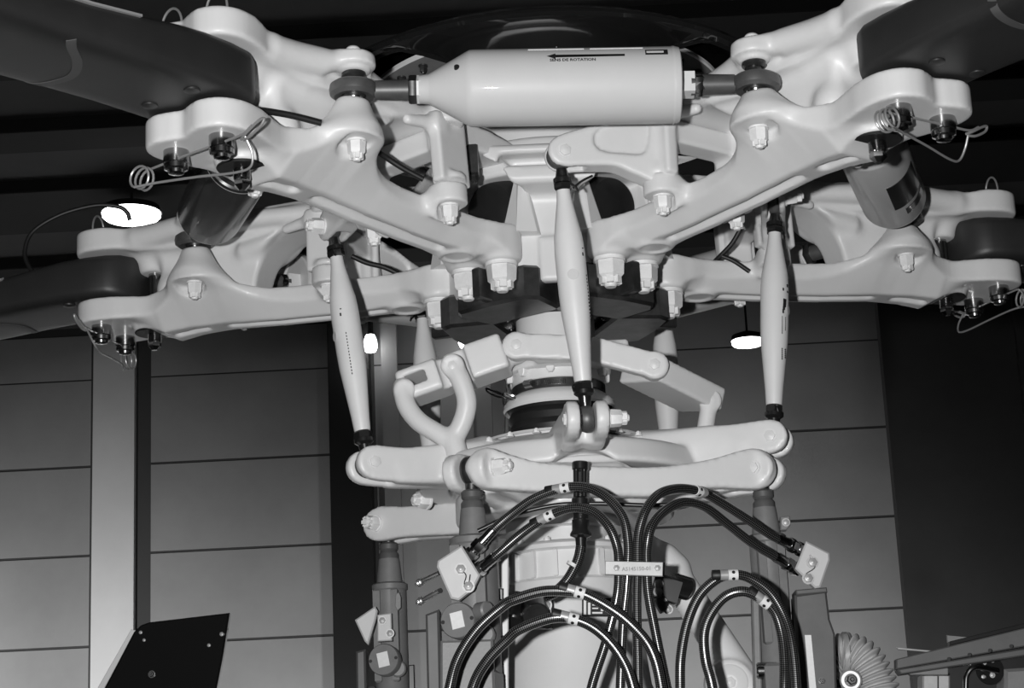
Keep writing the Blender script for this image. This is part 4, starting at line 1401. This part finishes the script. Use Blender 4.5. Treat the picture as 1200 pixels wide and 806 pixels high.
def hose(label, pts, ys, band=None, fit0=True, r=HR):
    """pts in picture coordinates, ys the distance of each point"""
    n = len(pts)
    yy = np.interp(np.linspace(0, 1, n), np.linspace(0, 1, len(ys)), ys)
    W = [at(p[0], p[1], float(y)) for p, y in zip(pts, yy)]
    path = spline(W, 9)
    t = thing('hydraulic_hose', label, 'hose', W[-1], 0, 'braided hydraulic hoses')
    bs = -W[-1]
    path = [p + bs for p in path]
    MB().tube(path, r, 16).build('braided_tube', BRAID, t, 60)
    if fit0:
        d = (path[1] - path[0]).normalized(); p = path[0]
        f = MB()
        f.lathe([(r * 1.0, -.030), (r * 1.25, -.028), (r * 1.25, .0), (r * 1.15, .004), (r * 1.15, .022), (r * 1.02, .026)], p, d, 18)
        f.lathe([(r * 1.5, -.022), (r * 1.62, -.019), (r * 1.62, -.008), (r * 1.5, -.005)], p, d, 6)
        f.lathe([(r * 1.5, -.042), (r * 1.62, -.040), (r * 1.62, -.029), (r * 1.5, -.026)], p, d, 6)
        f.build('end_fitting', CHROME, t)
    if band is not None:
        tgt = band
        best = None
        full = [q - bs for q in path]
        def proj(q):
            v = np.array(q) - CAM; kz = v @ _fw
            return 600 + FPX * (v @ _rt) / kz, 403 - FPX * (v @ _up) / kz
        i = min(range(2, len(full) - 3), key=lambda j: (proj(full[j])[0] - tgt[0]) ** 2 + (proj(full[j])[1] - tgt[1]) ** 2)
        d = (path[i + 1] - path[i - 1]).normalized(); p = path[i]
        b = MB().lathe([(r * 1.02, -.0085), (r * 1.10, -.008), (r * 1.10, .008), (r * 1.02, .0085)], p, d, 20).build('marker_band', LABEL, t)
        MB().lathe([(r * 1.00, -.022), (r * 1.07, -.0215), (r * 1.07, -.009), (r * 1.0, -.0085)], p, d, 20).build('silver_band', ALU, t)
        MB().lathe([(r * 1.00, -.036), (r * 1.09, -.035), (r * 1.09, -.0225), (r * 1.0, -.022)], p, d, 20).build('black_band', RUBBER, t)
        cv = Vector((0, -1, -.25)); cv = (cv - d * cv.dot(d)).normalized(); sv = d.cross(cv)
        for a in (-.62, .62):
            nn = cv * math.cos(a) + sv * math.sin(a)
            MB().lathe([(.0030, 0), (.0029, .0006)], p + nn * r * 1.08, nn, 14).build('dot', INK, b)
    return t


hose('outer braided hose arching from the left manifold block to the clamp',
     [(567, 633), (580, 619), (600, 602), (626, 584), (659, 572), (687, 571), (711, 583), (730, 606), (736, 636), (735.5, 665), (734, 691), (730, 731), (727, 806), (725, 880)],
     [-.425, -.44, -.47, -.50, -.50, -.49, -.48], (661, 572))
hose('inner braided hose arching from the left manifold block to the clamp',
     [(568, 662), (580, 652), (614, 623), (644, 604), (672, 595), (696, 600), (714, 618), (723.5, 642), (725, 665), (723.5, 697), (711, 749), (693, 806), (678, 880)],
     [-.425, -.45, -.48, -.50, -.50, -.48, -.45], (644, 604))
hose('outer braided hose arching from the right manifold block to the clamp',
     [(922, 636), (902, 626), (872, 606), (835, 583), (813, 574), (792, 572.5), (772, 579), (757, 597), (748, 627), (747, 664), (746, 703), (747, 755), (748, 806), (749, 880)],
     [-.27, -.33, -.42, -.50, -.50, -.50, -.50], (818, 576))
hose('inner braided hose arching from the right manifold block to the clamp',
     [(918, 658), (902, 648.5), (881, 636), (850, 612), (826, 594), (800, 588.5), (777, 600), (763, 618), (758, 642), (758, 664), (760, 697), (771, 755), (781.5, 806), (795, 880)],
     [-.27, -.33, -.42, -.50, -.50, -.50, -.50], None)
hose('larger left hose loop with marker band, in front of the gearbox',
     [(515, 870), (527, 806), (537, 771), (559, 737), (589, 710), (604, 702), (635, 693), (665, 692.5), (684, 696), (711, 710), (739, 731), (763, 761), (775, 806), (782, 880)],
     [-.50, -.53, -.55, -.55, -.54], (679, 695), False, .0090)
hose('smaller left hose loop with marker band, in front of the gearbox',
     [(540, 870), (554, 806), (571, 774), (595, 749), (610, 737), (647, 724), (675, 726), (702, 740), (726.6, 768), (742, 806), (755, 880)],
     [-.50, -.53, -.55, -.55, -.54], (673, 726), False, .0090)
hose('larger right hose loop in front of the right servo',
     [(798, 880), (797, 806), (798, 768), (806, 728), (820, 697), (841, 678), (859, 673.5), (878, 677), (902, 694), (919, 722), (928, 755), (933, 806), (935, 880)],
     [-.46, -.47, -.48, -.46, -.42], (859, 674), False, .0086)
hose('smaller right hose loop inside the larger one',
     [(846, 880), (835, 806), (827, 774), (825, 743), (833, 719), (850, 699), (872, 693), (893, 703), (908, 718), (916, 743), (919, 774), (919, 806), (918, 880)],
     [-.44, -.45, -.46, -.44, -.40], (896, 706), False, .0088)

# thin dark lines behind the hoses
for lab, pts, y in (('thin dark tube running behind the hose arches at left', [(560, 622), (600, 604), (650, 592), (700, 590), (760, 592), (800, 590)], -.36),):
    W = [at(a, b, y) for a, b in pts]
    t = MB().tube([p - W[-1] for p in spline(W, 8)], .0042, 10).build('thin_tube', BLACK, None)
    t.location = W[-1]; tag(t, lab, 'tube')
tt = thing('pressure_line', 'pair of short steel lines with chrome nuts between the left servos', 'tube', at(514, 700, -.05))
bs = -Vector(tt.location)
for p, q in (((489, 684), (516, 671)), ((490, 706), (516, 692))):
    a = at(*p, 0.02) + bs; b = at(*q, -.25) + bs
    MB().cyl(a, b, .0050, n=12).build('line', BLACK, tt)
    d = (b - a).normalized()
    MB().lathe([(.008, 0), (.0085, .003), (.0085, .014), (.008, .017)], a + d * .02, d, 6).build('nut', CHROME, tt)
    MB().lathe([(.007, 0), (.0075, .003), (.0075, .012), (.007, .014)], a + d * .05, d, 6).build('nut', CHROME, tt)

# hose clamp with two screws and stamped number
hc = thing('hose_clamp', 'pale metal clamp plate holding four hoses together', 'clamp', at(742, 680, -.515))
cp_ = px_plate('clamp_plate', [(709, 657.5), (777, 659), (776.5, 675.5), (709, 673.5)], -.5155, .0045, ALU, hc, .001)
px_plate('back_plate', [(709, 657.5), (779, 659), (778.5, 675.5), (709, 673.5)], -.485, .003, STEEL, hc, .001)
for px_ in (722.5, 770.5):
    place(HEX_C, 'screw', cp_, at(px_, 665.5, -.5205) - Vector(hc.location), (0, -1, 0), .2, .62)
tm = text_mesh('A5145150-01', .0090)
to = bpy.data.objects.new('lettering', tm); COL.objects.link(to); to.parent = cp_
tm.materials.clear(); tm.materials.append(GREYINK)
to.location = at(746, 666.5, -.5203) - Vector(hc.location); to.rotation_euler = (PI / 2, 0.02, 0)

# electrical connector and cable
ec = thing('electrical_connector', 'black electrical connector with taped cable below the swashplate centre', 'connector', at(660, 700, -.33))
bs = -Vector(ec.location)
yy = -.37
def P_(a, b): return at(a, b, yy) + bs
MB().cyl(P_(675, 545), P_(675.5, 588), .0055, n=14).build('cable', BLACK, ec)
MB().cyl(P_(684.5, 545), P_(684.5, 588), .0055, n=14).build('cable', BLACK, ec)
MB().cyl(P_(680, 541), P_(680, 551), .015, n=20, c=.002).build('gland', BLACK, ec)
m = MB(); a = P_(680, 582); b = P_(681, 652); d = (b - a).normalized(); L = (b - a).length
m.lathe([(.010, 0), (.0155, .004), (.0155, .018), (.0135, .020), (.0135, .040), (.0155, .042), (.0155, .060), (.019, .066), (.019, .070), (.010, .074), (.0085, .10)], a, d, 24)
m.build('plug', BLACK, ec)
MB().tube(spline([P_(681, 640), P_(678, 654), P_(672, 668), P_(663, 682), P_(650, 694), P_(638, 700)], 8), .0095, 14).build('taped_cable', BRAID, ec)
MB().lathe([(.0110, -.003), (.0112, .003)], P_(671, 662), P_(664, 676) - P_(676, 655), 18).build('white_tie', LABEL, ec)

# ================================================================== bits at the lower edges
cw = thing('cowling_panel', 'glossy black cowling corner in the lower left', 'cowling', at(190, 860, .6))
bs = -Vector(cw.location)
o = px_plate('panel', [(96, 860), (124, 806), (158, 741), (166, 733), (176, 729.5), (270, 718.5), (262, 770), (255, 806), (246, 860)], .6, .012, GLOSSB, cw, .004)
px_plate('pale_edge', [(86, 860), (116, 806), (155, 738), (160, 739), (124, 806), (97, 860)], .615, .012, PAINT, cw, .001)
for a, b, sc in ((165, 741, .5), (169, 750, .45), (245, 756, .5), (260, 743, .6), (178, 790, .9)):
    place(HEX_C if b != 790 else HEX_D, 'fastener', o, at(a, b, .589) - Vector(cw.location), (0, -1, 0), 0, sc)

du = thing('corrugated_duct', 'pale corrugated air duct at lower right', 'duct', at(1045, 860, -.15))
bs = -Vector(du.location)
W = spline([at(975, 775, -.13), at(992, 768, -.14), at(1010, 776, -.15), at(1024, 800, -.155), at(1032, 830, -.16), at(1036, 870, -.16)], 36)
rad = [.0370 + .0062 * math.sin(2 * PI * i / 9.0) for i in range(len(W))]
MB().tube([p + bs for p in W], .04, 28, radii=rad).build('hose_body', DUCTM, du, 80)
a = at(990, 768, -.14) + bs
MB().lathe([(.0405, -.006), (.043, -.004), (.043, .004), (.0405, .006)], a, (at(1000, 769, -.14) - at(984, 769, -.14)), 36).build('duct_clamp', ALU, du)
MB().cyl(at(997, 797, -.20) + bs, at(997, 797, -.17) + bs, .020, n=28, c=.003).build('clamp_boss', ALU, du)
place(HEX_D, 'clamp_bolt', du, at(997, 797, -.20) + bs, (0, -1, 0), 0, 1.3)
px_plate('duct_bracket', [(978, 762), (988, 758), (990, 806), (978, 850)], -.11, .01, STEEL, du, .002)

rl = thing('deck_rail', 'dark grey slanting rail with rivet holes at lower right', 'rail', at(1120, 860, -.2))
o = px_plate('rail_web', [(1049, 773), (1205, 735), (1260, 722), (1260, 748), (1205, 757), (1049, 785)], -.20, .016, SERVOD, rl, .002)
px_plate('rail_flange', [(1050, 785.5), (1260, 751), (1260, 760), (1054, 791)], -.212, .022, SERVOD, rl, .002)
px_plate('rail_top', [(1112, 752), (1260, 716), (1260, 722), (1112, 757)], -.19, .012, BLACK, rl, .001)
for a, b in ((1112, 772), (1136, 767), (1160, 762), (1185, 757)):
    MB().cyl(at(a, b, -.2345) - Vector(rl.location), at(a, b, -.2365) - Vector(rl.location), .0035, n=12).build('rivet_hole', INK, rl)
px_plate('end_bracket', [(1064, 789), (1110, 780), (1110, 791), (1066, 791)], -.195, .010, SERVO, rl, .001)
px_plate('lever', [(1051, 758.5), (1052, 761), (1092, 764.5), (1093, 762.5)], -.14, .004, ALU, rl, .001)
px_plate('small_flap', [(1109, 744), (1136, 747), (1115, 752), (1110, 753)], -.14, .004, SERVO, rl, .001)
pp = thing('metal_locker', 'brushed metal box behind the slanting rail', 'locker', at(1095, 870, -.08))
px_plate('front', [(1078, 792), (1110, 790), (1110, 870), (1078, 870)], -.10, .03, ALU, pp, .003)
px_plate('seam', [(1098.5, 792), (1100, 792), (1100, 870), (1098.5, 870)], -.1305, .001, INK, pp, 0)
gh = thing('grab_handle', 'bent bright tube handle at the lower right edge', 'handle', at(1133, 870, -.19))
bs = -Vector(gh.location)
MB().tube([p + bs for p in spline([at(1132, 870, -.19), at(1132, 806, -.19), at(1134, 790, -.19), at(1142, 782, -.19), at(1155, 783, -.18), at(1169, 786, -.17)], 8)], .0058, 14).build('tube', CHROME, gh)
MB().lathe([(.026, -.002), (.027, .0), (.026, .002)], at(1160, 785, -.165) + bs, (.15, -1, 0), 36).build('end_disc', BLACK, gh)
for a, b in ((1153, 776), (1163, 773), (1152, 793), (1163, 791)):
    place(HEX_C, 'disc_screw', gh, at(a, b, -.168) + bs, (0, -1, 0), 0, .45)
bx = thing('grey_case', 'flat grey case corner at the lower right edge', 'case', at(1200, 870, -.16))
px_plate('case_body', [(1172, 786), (1260, 780), (1260, 880), (1172, 880)], -.13, .04, SERVO, bx, .006)

# loose cables on the sleeves
def cable(label, pts, ys, r, name='cable', m=RUBBER):
    n = len(pts); yy = np.interp(np.linspace(0, 1, n), np.linspace(0, 1, len(ys)), ys)
    W = [at(a, b, float(y)) for (a, b), y in zip(pts, yy)]
    o = MB().tube([p - W[-1] for p in spline(W, 10)], r, 12).build(name, m)
    o.location = W[-1]
    return tag(o, label, 'cable')


cable('black cable looping left of the oval lamp above the far left blade', [(152, 258), (149, 249), (138, 242), (110, 241), (70, 252), (38, 272), (29, 296), (35, 314), (44, 325)], [.36, .34, .32, .30], .0050, 'bonding_cable')
cable('black hose behind the upper left sleeve near the damper eye', [(296, 128), (318, 131), (345, 136), (376, 144)], [-.80, -.74], .0058, 'bonding_hose')
cable('black flat bonding strap hanging below the left end of the front damper', [(432, 122), (436, 140), (445, 158), (437, 172), (452, 184), (472, 197), (496, 210)], [-.62, -.60, -.55, -.52], .0052, 'bonding_strap')
cable('thin black wire beside the front pitch link top', [(672, 220), (682, 212), (694, 206)], [-.42, -.40], .0022, 'bonding_wire')

cable('short black cable behind the left pitch link top', [(412, 300), (430, 308), (450, 313), (468, 322), (474, 330)], [.02, .06], .0052, 'bonding_cable')
cable('short black cable rising behind the right pitch link', [(868, 268), (858, 285), (846, 298), (838, 306)], [.04, .08], .0050, 'bonding_cable')
cable('short black cable sloping down behind the right pitch link', [(846, 300), (860, 306), (878, 318)], [.06, .06], .0045, 'bonding_cable')
